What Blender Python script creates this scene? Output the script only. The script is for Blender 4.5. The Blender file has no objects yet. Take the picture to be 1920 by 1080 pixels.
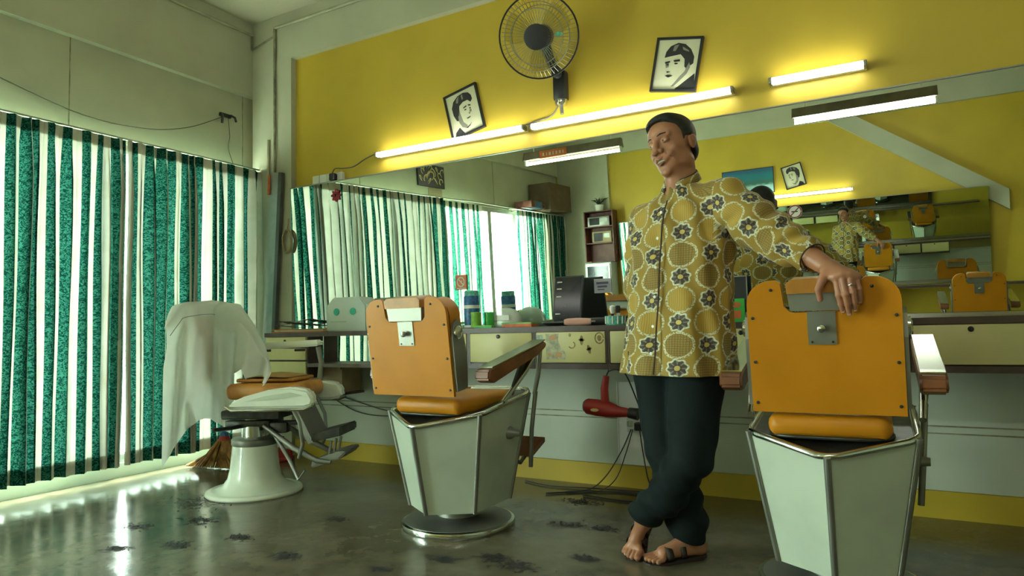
import bpy, bmesh, math, random
import numpy as np
from mathutils import Vector, Matrix, Euler
random.seed(7)
S = bpy.context.scene
C = S.collection
PI = math.pi

# ---------------------------------------------------------------- camera
cam_d = bpy.data.cameras.new('camera'); cam = bpy.data.objects.new('camera', cam_d); C.objects.link(cam)
cam_d.sensor_width = 36.0; cam_d.lens = 23.893; cam_d.clip_start = 0.02
R_ = Vector((0.87138897, 0.49010115, -0.02195731)); U_ = Vector((0.0489944, -0.04240352, 0.99789854)); F_ = Vector((-0.48814015, 0.87063357, 0.06096218))
mw = Matrix((( R_.x, U_.x, -F_.x, 0.0), (R_.y, U_.y, -F_.y, 0.0), (R_.z, U_.z, -F_.z, 0.90), (0, 0, 0, 1)))
cam.matrix_world = mw
S.camera = cam
# ---------------------------------------------------------------- world, lights, exposure
W = bpy.data.worlds.new('daylight'); S.world = W; W.use_nodes = True
wn = W.node_tree.nodes; wl = W.node_tree.links
wn['Background'].inputs[0].default_value = (0.88, 1.0, 0.94, 1); wn['Background'].inputs[1].default_value = 24.0
S.view_settings.view_transform = 'Standard'; S.view_settings.look = 'None'
S.view_settings.gamma = 1.0; S.view_settings.use_curve_mapping = False
S.view_settings.exposure = 0.88
TUBE_E = 10.0
sun_d = bpy.data.lights.new('sun', 'SUN'); sun = bpy.data.objects.new('sun', sun_d); C.objects.link(sun)
sun_d.energy = 9.0; sun_d.angle = math.radians(2); sun_d.color = (1.0, 0.97, 0.88)
sun.rotation_euler = Vector((-0.22, 0.30, 0.95)).to_track_quat('Z', 'Y').to_euler()

# key dimensions (metres): mirror wall y=D, window wall x=XL, opposite wall y=B
D = 3.707; XL = -4.393; B = -2.174; XR = 2.6; CZ = 3.40; TH = 0.036; TH2 = 0.06

# ---------------------------------------------------------------- node helper
class V:
    def __init__(s, t, sock): s.t = t; s.s = sock
    def _m(s, op, *a):
        n = s.t.nodes.new('ShaderNodeMath'); n.operation = op
        for i, x in enumerate((s,) + a):
            if isinstance(x, V): s.t.links.new(x.s, n.inputs[i])
            else: n.inputs[i].default_value = x
        return V(s.t, n.outputs[0])
    def __add__(s, o): return s._m('ADD', o)
    def __sub__(s, o): return s._m('SUBTRACT', o)
    def __mul__(s, o): return s._m('MULTIPLY', o)
    def __truediv__(s, o): return s._m('DIVIDE', o)
    def fract(s): return s._m('FRACT')
    def mod(s, o): return s._m('FLOORED_MODULO', o)
    def sin(s): return s._m('SINE')
    def sqrt(s): return s._m('SQRT')
    def atan2(s, o): return s._m('ARCTAN2', o)
    def mn(s, o): return s._m('MINIMUM', o)
    def mx(s, o): return s._m('MAXIMUM', o)
    def lt(s, o): return s._m('LESS_THAN', o)
    def gt(s, o): return s._m('GREATER_THAN', o)
    def ramp(s, a, b, c=0.0, d=1.0, smooth=True):
        n = s.t.nodes.new('ShaderNodeMapRange'); n.interpolation_type = 'SMOOTHSTEP' if smooth else 'LINEAR'
        s.t.links.new(s.s, n.inputs[0])
        for i, x in enumerate((a, b, c, d)): n.inputs[i + 1].default_value = x
        return V(s.t, n.outputs[0])
def mixc(t, f, a, b):
    n = t.nodes.new('ShaderNodeMix'); n.data_type = 'RGBA'
    if isinstance(f, V): t.links.new(f.s, n.inputs[0])
    else: n.inputs[0].default_value = f
    for i, x in ((6, a), (7, b)):
        if isinstance(x, tuple): n.inputs[i].default_value = (*x, 1) if len(x) == 3 else x
        else: t.links.new(x, n.inputs[i])
    return n.outputs[2]
def coord(t, kind='Object', scale=None):
    n = t.nodes.new('ShaderNodeTexCoord'); o = n.outputs[kind]
    if scale:
        m = t.nodes.new('ShaderNodeMapping'); m.inputs['Scale'].default_value = scale; t.links.new(o, m.inputs[0]); o = m.outputs[0]
    return o
def noise(t, co, scale, detail=3, rough=0.5, dist=0.0):
    n = t.nodes.new('ShaderNodeTexNoise'); t.links.new(co, n.inputs['Vector'])
    n.inputs['Scale'].default_value = scale; n.inputs['Detail'].default_value = detail
    n.inputs['Roughness'].default_value = rough; n.inputs['Distortion'].default_value = dist
    return V(t, n.outputs[0])
def sep(t, co):
    n = t.nodes.new('ShaderNodeSeparateXYZ'); t.links.new(co, n.inputs[0]); return [V(t, n.outputs[i]) for i in range(3)]
def newmat(name):
    m = bpy.data.materials.new(name); m.use_nodes = True
    return m, m.node_tree, m.node_tree.nodes['Principled BSDF']
def mat(name, col, rough=0.5, metal=0.0, var=0.12, vs=6.0, bump=0.0, bs=60.0, spec=0.5, coat=0.0, emit=None, es=0.0, alpha=1.0, trans=0.0, sss=0.0, rv=0.0):
    """procedural surface: base colour with soft noise variation, roughness wear and fine bump"""
    m, t, p = newmat(name)
    co = coord(t)
    n = noise(t, co, vs, 4)
    lo = tuple(max(0, c * (1 - var)) for c in col); hi = tuple(min(1, c * (1 + var)) for c in col)
    t.links.new(mixc(t, n.ramp(0.3, 0.7), lo, hi), p.inputs['Base Color'])
    r = n.ramp(0.3, 0.7, max(0.02, rough - rv), min(1, rough + rv)) if rv else None
    if r: t.links.new(r.s, p.inputs['Roughness'])
    else: p.inputs['Roughness'].default_value = rough
    p.inputs['Metallic'].default_value = metal; p.inputs['Specular IOR Level'].default_value = spec
    p.inputs['Coat Weight'].default_value = coat
    if bump:
        b = t.nodes.new('ShaderNodeBump'); b.inputs['Strength'].default_value = bump; b.inputs['Distance'].default_value = 0.004
        t.links.new(noise(t, co, bs, 3).s, b.inputs['Height']); t.links.new(b.outputs[0], p.inputs['Normal'])
    if emit:
        p.inputs['Emission Color'].default_value = (*emit, 1); p.inputs['Emission Strength'].default_value = es
    p.inputs['Alpha'].default_value = alpha
    p.inputs['Transmission Weight'].default_value = trans
    if sss:
        p.inputs['Subsurface Weight'].default_value = sss; p.inputs['Subsurface Radius'].default_value = (0.02, 0.008, 0.004)
    return m
M = {}
M['wall'] = mat('wall_paint', (0.45, 0.46, 0.33), 0.6, var=0.06, vs=2.5, bump=0.15, bs=30)
M['wall_low'] = mat('lower_wall_paint', (0.52, 0.57, 0.46), 0.5, var=0.05, vs=3, bump=0.1, bs=30)
M['beam'] = mat('beam_paint', (0.46, 0.47, 0.34), 0.6, var=0.06, vs=2.5, bump=0.12, bs=25)
M['ceil'] = mat('ceiling_paint', (0.52, 0.50, 0.36), 0.7, var=0.05, vs=1.5)
M['yellow'] = mat('yellow_paint', (0.56, 0.40, 0.035), 0.5, var=0.06, vs=2.0, bump=0.12, bs=20)
M['pipe'] = mat('painted_pipe', (0.42, 0.42, 0.28), 0.5, var=0.15, vs=9)
M['dirt_pipe'] = mat('grimy_conduit', (0.25, 0.24, 0.15), 0.6, var=0.35, vs=14)
M['alu'] = mat('aluminium', (0.42, 0.45, 0.42), 0.38, 0.75, var=0.1, vs=12, rv=0.1)
M['alu_dark'] = mat('dark_aluminium', (0.12, 0.13, 0.12), 0.45, 0.5)
M['chrome'] = mat('chrome', (0.62, 0.64, 0.60), 0.16, 1.0, var=0.04, vs=6, rv=0.03)
M['steel'] = mat('worn_steel', (0.30, 0.31, 0.27), 0.42, 0.8, var=0.08, vs=6, rv=0.04)
M['dkmetal'] = mat('dark_metal', (0.06, 0.065, 0.055), 0.4, 0.6, var=0.3, vs=20)
M['enamel'] = mat('enamel', (0.54, 0.62, 0.50), 0.22, var=0.06, vs=5, coat=0.3)
M['enamel_w'] = mat('white_enamel', (0.74, 0.80, 0.68), 0.22, var=0.05, vs=7, coat=0.3)
M['vinyl'] = mat('orange_vinyl', (0.52, 0.205, 0.007), 0.42, spec=0.3, var=0.08, vs=4, bump=0.12, bs=220, rv=0.06)
M['vinyl2'] = mat('tan_vinyl', (0.44, 0.19, 0.03), 0.35, var=0.2, vs=9, bump=0.2, bs=40)
M['brownvinyl'] = mat('brown_vinyl', (0.20, 0.07, 0.025), 0.32, var=0.25, vs=9, bump=0.15, bs=60)
M['cream'] = mat('cream_laminate', (0.62, 0.58, 0.27), 0.4, var=0.05, vs=5)
M['edge'] = mat('dark_edge_laminate', (0.075, 0.05, 0.04), 0.4, var=0.2, vs=12)
M['top'] = mat('counter_laminate', (0.16, 0.13, 0.10), 0.35, var=0.3, vs=14)
M['black'] = mat('black_plastic', (0.015, 0.016, 0.018), 0.35, var=0.2)
M['black2'] = mat('matte_black', (0.03, 0.03, 0.032), 0.6, var=0.2)
M['cable'] = mat('cable', (0.03, 0.03, 0.03), 0.5)
M['gcable'] = mat('grey_cable', (0.11, 0.10, 0.07), 0.5)
M['white'] = mat('white_plastic', (0.72, 0.74, 0.66), 0.4, var=0.05)
def cloth_mat(name, col, tr=0.35):
    m, t, p = newmat(name); t.nodes.remove(p); co = coord(t)
    c = mixc(t, noise(t, co, 12, 3).ramp(0.3, 0.7), tuple(q * 0.95 for q in col), col)
    d = t.nodes.new('ShaderNodeBsdfDiffuse'); tr_ = t.nodes.new('ShaderNodeBsdfTranslucent'); mx = t.nodes.new('ShaderNodeMixShader'); mx.inputs[0].default_value = tr
    t.links.new(c, d.inputs[0]); t.links.new(c, tr_.inputs[0]); t.links.new(d.outputs[0], mx.inputs[1]); t.links.new(tr_.outputs[0], mx.inputs[2])
    t.links.new(mx.outputs[0], t.nodes['Material Output'].inputs[0]); return m
M['towel'] = cloth_mat('white_cotton', (0.86, 0.90, 0.84), 0.5)
M['red'] = mat('red_plastic', (0.34, 0.02, 0.02), 0.3, var=0.1)
M['green'] = mat('green_plastic', (0.05, 0.45, 0.06), 0.4, var=0.15, vs=20)
M['lime'] = mat('lime_card', (0.22, 0.48, 0.06), 0.45, var=0.2, vs=20)
M['orange'] = mat('orange_print', (0.62, 0.14, 0.03), 0.5, var=0.15, vs=20)
M['carton'] = mat('brown_carton', (0.36, 0.28, 0.15), 0.7, var=0.12, vs=8)
M['dcarton'] = mat('dark_carton', (0.13, 0.085, 0.045), 0.7, var=0.15, vs=8)
M['paper'] = mat('paper', (0.62, 0.62, 0.50), 0.7, var=0.08, vs=15)
M['glass_dark'] = mat('dark_screen', (0.012, 0.016, 0.018), 0.12, var=0.2)
M['ink'] = mat('printing_ink', (0.02, 0.02, 0.018), 0.5)
M['grayink'] = mat('grey_ink', (0.22, 0.22, 0.17), 0.5)
M['print'] = mat('print_paper', (0.62, 0.62, 0.42), 0.45, var=0.04, vs=12)
M['gold'] = mat('gold_lettering', (0.65, 0.55, 0.22), 0.4, 0.3)
M['blue'] = mat('blue_print', (0.02, 0.12, 0.28), 0.35, var=0.5, vs=50)
M['teal'] = mat('teal_plastic', (0.10, 0.42, 0.32), 0.4, var=0.4, vs=50)
M['dgreen'] = mat('green_dot', (0.02, 0.42, 0.27), 0.5)
M['wood'] = mat('red_brown_wood', (0.13, 0.04, 0.025), 0.5, var=0.3, vs=10)
M['skin'] = mat('skin', (0.38, 0.17, 0.09), 0.42, var=0.08, vs=14, bump=0.08, bs=160, sss=0.06)
M['hair'] = mat('black_hair', (0.010, 0.011, 0.010), 0.55, var=0.4, vs=60, bump=0.9, bs=240)
M['lip'] = mat('lip', (0.30, 0.095, 0.07), 0.4)
M['trouser'] = mat('dark_trouser_cloth', (0.008, 0.014, 0.0135), 0.8, spec=0.15, var=0.15, vs=6, bump=0.2, bs=260)
M['leather'] = mat('dark_sandal_leather', (0.025, 0.017, 0.012), 0.5)
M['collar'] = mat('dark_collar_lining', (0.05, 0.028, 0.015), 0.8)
M['tube'] = mat('fluorescent_tube', (0.9, 0.9, 0.9), 0.3, emit=(0.97, 1.0, 0.93), es=TUBE_E)
M['tube_off'] = mat('dim_tube', (0.75, 0.78, 0.68), 0.3, emit=(0.97, 1.0, 0.90), es=9.0)
M['tube_bright'] = mat('bright_tube', (0.9, 0.9, 0.9), 0.3, emit=(0.97, 1.0, 0.93), es=42.0)
M['rust'] = mat('brown_reflector', (0.16, 0.13, 0.085), 0.5, var=0.2)
M['mirror'] = mat('mirror_silver', (0.80, 0.86, 0.78), 0.0, 1.0, var=0.0)
M['ground'] = mat('outside_paving', (0.55, 0.55, 0.48), 0.8, var=0.1)

# floor: worn polished cement
def floor_mat():
    m, t, p = newmat('polished_cement')
    co = coord(t); a = noise(t, co, 1.3, 6, 0.6, 0.6); b = noise(t, co, 9, 5, 0.6, 0.3); c = noise(t, co, 3.2, 7, 0.65, 1.2)
    k = mixc(t, a.ramp(0.3, 0.7), (0.070, 0.062, 0.036), (0.140, 0.126, 0.078))
    k = mixc(t, b.ramp(0.35, 0.75, 0, 0.5), k, (0.19, 0.172, 0.115))
    k = mixc(t, c.ramp(0.62, 0.70, 0, 0.7), k, (0.04, 0.038, 0.028))
    t.links.new(k, p.inputs['Base Color'])
    t.links.new((b * 0.20 + a * 0.16).s, p.inputs['Roughness'])
    bp = t.nodes.new('ShaderNodeBump'); bp.inputs['Strength'].default_value = 0.22; bp.inputs['Distance'].default_value = 0.010
    t.links.new((c * 0.6 + noise(t, co, 5, 2) * 1.0).s, bp.inputs['Height']); t.links.new(bp.outputs[0], p.inputs['Normal'])
    return m
M['floor'] = floor_mat()

def curtain_mat(name='striped_damask_curtain', TRW=0.20):
    m, t, p = newmat(name)
    uv = coord(t, 'UV'); u, v, _ = sep(t, uv)
    f = (u / 0.128).fract()
    green = f.ramp(0.50, 0.52) * (f.ramp(0.985, 0.999, 1, 0))
    n1 = noise(t, uv, 55, 3, 0.6, 2.2)
    leaf = mixc(t, n1.ramp(0.46, 0.56), (0.004, 0.055, 0.042), (0.050, 0.25, 0.18))
    cream = mixc(t, noise(t, uv, 8, 2).ramp(0.3, 0.7), (0.72, 0.72, 0.58), (0.82, 0.82, 0.70))
    col = mixc(t, green, cream, leaf)
    t.nodes.remove(p)
    d = t.nodes.new('ShaderNodeBsdfDiffuse'); tr = t.nodes.new('ShaderNodeBsdfTranslucent'); mx = t.nodes.new('ShaderNodeMixShader')
    t.links.new(col, d.inputs[0]); t.links.new(mixc(t, TRW, (0, 0, 0), col), tr.inputs[0]); mx.inputs[0].default_value = 0.40
    t.links.new(d.outputs[0], mx.inputs[1]); t.links.new(tr.outputs[0], mx.inputs[2])
    t.links.new(mx.outputs[0], t.nodes['Material Output'].inputs[0])
    return m
M['curtain'] = curtain_mat(); M['curtain_sunlit'] = curtain_mat('sunlit_striped_curtain', 0.8)  # second is a lit copy of the same cloth: sunlight as stronger translucent colour
def glass_mat(name, tint=(0.93, 0.98, 0.95), gl=0.07):
    m, t, p = newmat(name); t.nodes.remove(p)
    a = t.nodes.new('ShaderNodeBsdfTransparent'); a.inputs[0].default_value = (*tint, 1)
    g = t.nodes.new('ShaderNodeBsdfGlossy'); g.inputs['Roughness'].default_value = 0.03
    mx = t.nodes.new('ShaderNodeMixShader'); mx.inputs[0].default_value = gl
    t.links.new(a.outputs[0], mx.inputs[1]); t.links.new(g.outputs[0], mx.inputs[2]); t.links.new(mx.outputs[0], t.nodes['Material Output'].inputs[0])
    return m
M['glass'] = glass_mat('window_glass')
M['frost'] = mat('frosted_plastic', (0.60, 0.70, 0.60), 0.5, var=0.04, alpha=0.8)
M['blade'] = glass_mat('smoky_fan_blade', (0.80, 0.80, 0.62), 0.05)
M['clear'] = glass_mat('clear_acrylic', (0.8, 0.86, 0.8), 0.12)

def batik():
    m, t, p = newmat('gold_batik_cotton')
    uv = coord(t, 'UV'); u, v, _ = sep(t, uv)
    n = noise(t, uv, 30, 2)
    u = u + (n - 0.5) * 0.006; v = v + (n - 0.5) * 0.006
    def near(ou, ov):
        a = (u + ou).mod(0.192) - 0.096; b = (v + ov).mod(0.166) - 0.083
        return a, b, (a * a + b * b).sqrt()
    A = near(0, 0); Bq = near(0.096, 0.083); Cq = near(0, 0.083); Dq = near(0.096, 0)
    dF = A[2].mn(Bq[2]); 
    # medallions: two kinds
    dC, dD = Cq[2], Dq[2]; dM = dC.mn(dD)
    selA = A[2].lt(Bq[2])
    ang = A[1].atan2(A[0]) * selA + Bq[1].atan2(Bq[0]) * (selA * -1 + 1)
    pet = (ang * 8).sin()
    dFp = dF - pet * 0.0028
    weave = ((u * 2100).sin() * 0.5 + 0.5) * ((v * 1500).sin() * 0.5 + 0.5)
    col = mixc(t, weave.ramp(0.1, 0.7), (0.34, 0.225, 0.026), (0.22, 0.135, 0.018))
    grid = ((u / 0.0085).fract().lt(0.25)).mx((v / 0.0085).fract().lt(0.25))
    med2 = mixc(t, grid * 0.75, (0.30, 0.19, 0.026), (0.10, 0.08, 0.022))
    med1 = mixc(t, (u / 0.007).fract().ramp(0.2, 0.5), (0.46, 0.31, 0.042), (0.35, 0.225, 0.03))
    inC = dC.ramp(0.040, 0.042, 1, 0); inD = dD.ramp(0.040, 0.042, 1, 0)
    alt = (v / 0.332).fract().gt(0.5); altC = ((v + 0.083) / 0.332).fract().gt(0.5)
    medc = mixc(t, altC, med1, med2); medd = mixc(t, alt, med2, med1)
    col = mixc(t, inC, col, medc); col = mixc(t, inD, col, medd)
    dots = noise(t, uv, 170, 1).ramp(0.40, 0.52)
    ring = dM.ramp(0.041, 0.043) * dM.ramp(0.049, 0.051, 1, 0) * dots
    col = mixc(t, ring * 0.85, col, (0.60, 0.62, 0.44))
    ring2 = dFp.ramp(0.0265, 0.028) * dFp.ramp(0.033, 0.0345, 1, 0) * (dots * 0.5 + 0.5)
    inner = dFp.ramp(0.0275, 0.029, 1, 0)
    petc = mixc(t, (ang * 8 + 1.6).sin().ramp(0.3, 0.9), (0.055, 0.042, 0.03), (0.20, 0.17, 0.11))
    petc = mixc(t, dF.ramp(0.008, 0.0095, 1, 0), petc, (0.55, 0.42, 0.10))
    petc = mixc(t, dF.ramp(0.0095, 0.011) * dF.ramp(0.012, 0.0135, 1, 0), petc, (0.03, 0.025, 0.02))
    col = mixc(t, inner, col, petc); col = mixc(t, ring2, col, (0.60, 0.64, 0.48))
    t.links.new(col, p.inputs['Base Color']); p.inputs['Roughness'].default_value = 0.75
    p.inputs['Sheen Weight'].default_value = 0.15
    return m
M['batik'] = batik()
def sea_mat():
    m, t, p = newmat('sea_picture_print')
    x, y, z = sep(t, coord(t, 'Generated'))
    n = noise(t, coord(t, 'Generated', (3, 1, 9)), 4, 4)
    z2 = z + (n - 0.5) * 0.25
    c = mixc(t, z2.ramp(0.25, 0.4), (0.35, 0.62, 0.60), (0.05, 0.16, 0.13)); c = mixc(t, z2.ramp(0.45, 0.6), c, (0.02, 0.20, 0.24)); c = mixc(t, z2.ramp(0.72, 0.95), c, (0.03, 0.12, 0.22))
    t.links.new(c, p.inputs['Base Color']); p.inputs['Roughness'].default_value = 0.3
    return m
M['sea'] = sea_mat()

# ---------------------------------------------------------------- mesh helpers
def bx(bm, c, s, rot=None, bev=0.0, seg=2):
    r = bmesh.ops.create_cube(bm, size=1.0); vs = r['verts']
    bmesh.ops.scale(bm, vec=s, verts=vs)
    if bev:
        es = list({e for v in vs for e in v.link_edges})
        q = bmesh.ops.bevel(bm, geom=es, offset=bev, segments=seg, profile=0.5, affect='EDGES'); vs = list({v for f in q['faces'] for v in f.verts} | {v for v in vs if v.is_valid})
        # all verts of this island
        seen = set(vs); st = list(vs)
        while st:
            v = st.pop()
            for e in v.link_edges:
                o = e.other_vert(v)
                if o not in seen: seen.add(o); st.append(o)
        vs = list(seen)
    if rot is not None:
        bmesh.ops.rotate(bm, cent=(0, 0, 0), matrix=Euler(rot).to_matrix() if not isinstance(rot, Matrix) else rot, verts=vs)
    bmesh.ops.translate(bm, vec=c, verts=vs)
    return vs
def frame_of(d):
    d = Vector(d).normalized(); a = Vector((0, 0, 1)) if abs(d.z) < 0.95 else Vector((1, 0, 0))
    x = d.cross(a).normalized(); return x, x.cross(d).normalized()
def tube(bm, pts, r, n=8, cap=True, closed=False):
    pts = [Vector(p) for p in pts]; rs = r if isinstance(r, (list, tuple)) else [r] * len(pts)
    rings = []; px = None
    for i, p in enumerate(pts):
        a = pts[i - 1] if i > 0 else (pts[-1] if closed else p); b = pts[i + 1] if i < len(pts) - 1 else (pts[0] if closed else p)
        d = (b - a).normalized() if (b - a).length > 1e-9 else Vector((0, 0, 1))
        if px is None: x, y = frame_of(d)
        else:
            x = (px - d * px.dot(d)).normalized(); y = d.cross(x) * -1; y = x.cross(d)
        px = x
        rings.append([bm.verts.new(p + (x * math.cos(2 * PI * k / n) + y * math.sin(2 * PI * k / n)) * rs[i]) for k in range(n)])
    m = len(rings)
    for i in range(m if closed else m - 1):
        A, Bq = rings[i], rings[(i + 1) % m]
        for k in range(n): bm.faces.new((A[k], A[(k + 1) % n], Bq[(k + 1) % n], Bq[k]))
    if cap and not closed:
        bm.faces.new(rings[0][::-1]); bm.faces.new(rings[-1])
def lathe(bm, prof, n=32, c=(0, 0, 0), axis=None):
    rings = []; vs = []
    for r, z in prof:
        ring = [bm.verts.new((max(r, 1e-4) * math.cos(2 * PI * k / n), max(r, 1e-4) * math.sin(2 * PI * k / n), z)) for k in range(n)]
        rings.append(ring); vs += ring
    for A, Bq in zip(rings, rings[1:]):
        for k in range(n): bm.faces.new((A[k], A[(k + 1) % n], Bq[(k + 1) % n], Bq[k]))
    bm.faces.new(rings[0][::-1]); bm.faces.new(rings[-1])
    if axis is not None: bmesh.ops.rotate(bm, cent=(0, 0, 0), matrix=Vector((0, 0, 1)).rotation_difference(Vector(axis)).to_matrix(), verts=vs)
    bmesh.ops.translate(bm, vec=c, verts=vs)
def prism(bm, poly, fn, t):
    """poly: 2D outline; fn(x,y,h) -> 3D; h = 0 and t"""
    a = [bm.verts.new(fn(x, y, 0)) for x, y in poly]; b = [bm.verts.new(fn(x, y, t)) for x, y in poly]
    n = len(poly)
    bm.faces.new(a[::-1]); bm.faces.new(b)
    for i in range(n): bm.faces.new((a[i], a[(i + 1) % n], b[(i + 1) % n], b[i]))
def quadslab(bm, p, t):
    p = [Vector(q) for q in p]; n = (p[1] - p[0]).cross(p[3] - p[0]).normalized() * t
    a = [bm.verts.new(q) for q in p]; b = [bm.verts.new(q + n) for q in p]
    bm.faces.new(a[::-1]); bm.faces.new(b)
    for i in range(len(p)): bm.faces.new((a[i], a[(i + 1) % len(p)], b[(i + 1) % len(p)], b[i]))
def link(name, me, m, parent=None, smooth=True, kind=None):
    o = bpy.data.objects.new(name, me); C.objects.link(o)
    if m: me.materials.append(M[m] if isinstance(m, str) else m)
    if parent: o.parent = parent
    if kind: o['kind'] = kind
    return o
def obj(name, bm, m, parent=None, smooth=None, kind=None):
    bmesh.ops.recalc_face_normals(bm, faces=bm.faces)
    me = bpy.data.meshes.new(name); bm.to_mesh(me); bm.free()
    o = link(name, me, m, parent, kind=kind)
    if smooth is not None:
        me.polygons.foreach_set('use_smooth', [True] * len(me.polygons))
        if smooth < 180: me.set_sharp_from_angle(angle=math.radians(smooth))
    return o
def nb(): return bmesh.new()
def box(name, lo, hi, m, parent=None, bev=0.0, kind=None):
    bm = nb(); bx(bm, [(a + b) / 2 for a, b in zip(lo, hi)], [b - a for a, b in zip(lo, hi)], bev=bev)
    return obj(name, bm, m, parent, smooth=35 if bev else None, kind=kind)
def tag(o, label, cat, group=None):
    o['label'] = label; o['category'] = cat
    if group: o['group'] = group
    return o
def thing(name, label, cat, loc=(0, 0, 0), rz=0.0, group=None):
    o = bpy.data.objects.new(name, None); C.objects.link(o); o.location = loc; o.rotation_euler = (0, 0, rz); o.empty_display_size = 0.1
    return tag(o, label, cat, group)
def dup(root, loc, rz, label, group=None, skip=()):
    r = root.copy(); C.objects.link(r); r.location = loc; r.rotation_euler = (0, 0, rz); r['label'] = label
    if group: r['group'] = group
    for ch in list(root.children):
        c = ch.copy(); C.objects.link(c); c.parent = r
        for g in ch.children:
            d = g.copy(); C.objects.link(d); d.parent = c
    return r
def ctube(name, pts, r, m, parent=None, n=6, sub=6):
    """smooth tube through points (Catmull-Rom)"""
    P = [Vector(p) for p in pts]; out = []
    for i in range(len(P) - 1):
        a = P[max(i - 1, 0)]; b = P[i]; c = P[i + 1]; d = P[min(i + 2, len(P) - 1)]
        for k in range(sub):
            s = k / sub; out.append(0.5 * ((2 * b) + (c - a) * s + (2 * a - 5 * b + 4 * c - d) * s * s + (3 * b - a - 3 * c + d) * s ** 3))
    out.append(P[-1]); bm = nb(); tube(bm, out, r, n)
    return obj(name, bm, m, parent, smooth=180)
# ================================================================ SETTING
ST = 'structure'
def sbox(name, lo, hi, m, parent=None): return box(name, lo, hi, m, parent, kind=None if parent else ST)
floor = sbox('floor', (XL - 0.25, B - 0.3, -0.1), (XR + 0.3, D + 0.3, 0), 'floor')
sbox('ceiling', (XL - 0.25, B - 0.3, CZ), (XR + 0.3, D + 0.3, CZ + 0.15), 'ceil')
# mirror wall: yellow recess framed by a pale pilaster and beam, pale boards and yellow skirting below
wb = sbox('wall_back', (XL - 0.25, D, 0), (XR + 0.3, D + 0.2, CZ), 'yellow')
sbox('trim_1', (XL, D - 0.05, 0.0), (-3.961, D, CZ), 'beam')
sbox('trim_2', (-3.961, D - 0.05, 3.03), (XR, D, CZ), 'beam')
low = sbox('trim_3', (-3.961, D - 0.012, 0.125), (XR, D, 0.93), 'wall_low')
for z in (0.383, 0.416): sbox('board_joint', (-3.961, D - 0.0155, z - 0.003), (XR, D - 0.011, z + 0.003), 'dirt_pipe', low)
sbox('baseboard_back', (-3.961, D - 0.02, 0.0), (XR, D, 0.123), 'yellow')
# window wall
sbox('wall_left', (XL - 0.22, B - 0.2, 2.80), (XL, D, CZ), 'beam')
inf = sbox('trim_4', (XL - 0.20, B, 2.20), (XL - 0.05, D, 2.80), 'wall')
for y in (3.60, 2.30, 1.02, -0.25): sbox('panel_joint', (XL - 0.0505, y - 0.003, 2.20), (XL - 0.047, y + 0.003, 2.80), 'dirt_pipe', inf)
sbox('trim_5', (XL - 0.20, B - 0.2, 0.0), (XL - 0.03, D, 0.09), 'wall_low')
sbox('trim_6', (XL - 0.20, B - 0.2, 0.09), (XL - 0.03, -1.42, 2.20), 'wall')
sbox('trim_7', (XL - 0.20, 3.60, 0.09), (XL - 0.02, D, 2.20), 'wall')
posts = [3.58, 2.62, 1.62, 0.67, -0.14, -0.80, -1.40]
for i in range(len(posts) - 1):
    y1, y0 = posts[i], posts[i + 1]
    w = bpy.data.objects.new('window_%d' % (i + 1), None); C.objects.link(w); w['kind'] = ST; w.location = (XL - 0.1, (y0 + y1) / 2, 0.09)
    def wbox(n, lo, hi, m):
        o = box(n, lo, hi, m, w); o.matrix_parent_inverse = Matrix.Translation(-w.location)
    for yy in (y0 + 0.022, y1 - 0.022): wbox('frame_post', (XL - 0.13, yy - 0.022, 0.09), (XL - 0.07, yy + 0.022, 2.20), 'alu')
    wbox('frame_rail', (XL - 0.13, y0 + 0.044, 0.09), (XL - 0.07, y1 - 0.044, 0.14), 'alu')
    wbox('frame_rail', (XL - 0.13, y0 + 0.044, 2.14), (XL - 0.07, y1 - 0.044, 2.20), 'alu')
    wbox('glass_pane', (XL - 0.103, y0 + 0.044, 0.14), (XL - 0.097, y1 - 0.044, 2.14), 'glass')
sbox('ground', (-14, -12, -0.25), (XL - 0.25, 14, -0.12), 'ground')
# opposite wall, seen in the mirror
sbox('wall_front', (XL - 0.25, B - 0.2, 0), (XR + 0.3, B, CZ), 'yellow')
sbox('trim_8', (XL, B, 0.0), (-3.58, B + 0.05, CZ), 'beam')
sbox('trim_9', (-3.58, B, 3.03), (XR, B + 0.05, CZ), 'beam')
bm = nb(); prism(bm, [(-0.62, 3.03), (-0.30, 3.03), (1.2, 1.95), (1.2, 1.72)], lambda x, z, h: (x, B + h, z), 0.06); o = obj('trim_10', bm, 'beam', kind=ST)
sbox('wall_right', (XR, B - 0.2, 0), (XR + 0.2, D + 0.2, CZ), 'wall')
# window portal so daylight is sampled through the openings
for y0, y1 in ((-1.38, 3.56),):
    ld = bpy.data.lights.new('window_portal', 'AREA'); ld.shape = 'RECTANGLE'; ld.size = 2.1; ld.size_y = y1 - y0
    ld.cycles.is_portal = True
    lo = bpy.data.objects.new('window_portal', ld); C.objects.link(lo); lo.location = (XL - 0.18, (y0 + y1) / 2, 1.14); lo.rotation_euler = (0, -PI / 2, 0)

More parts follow.
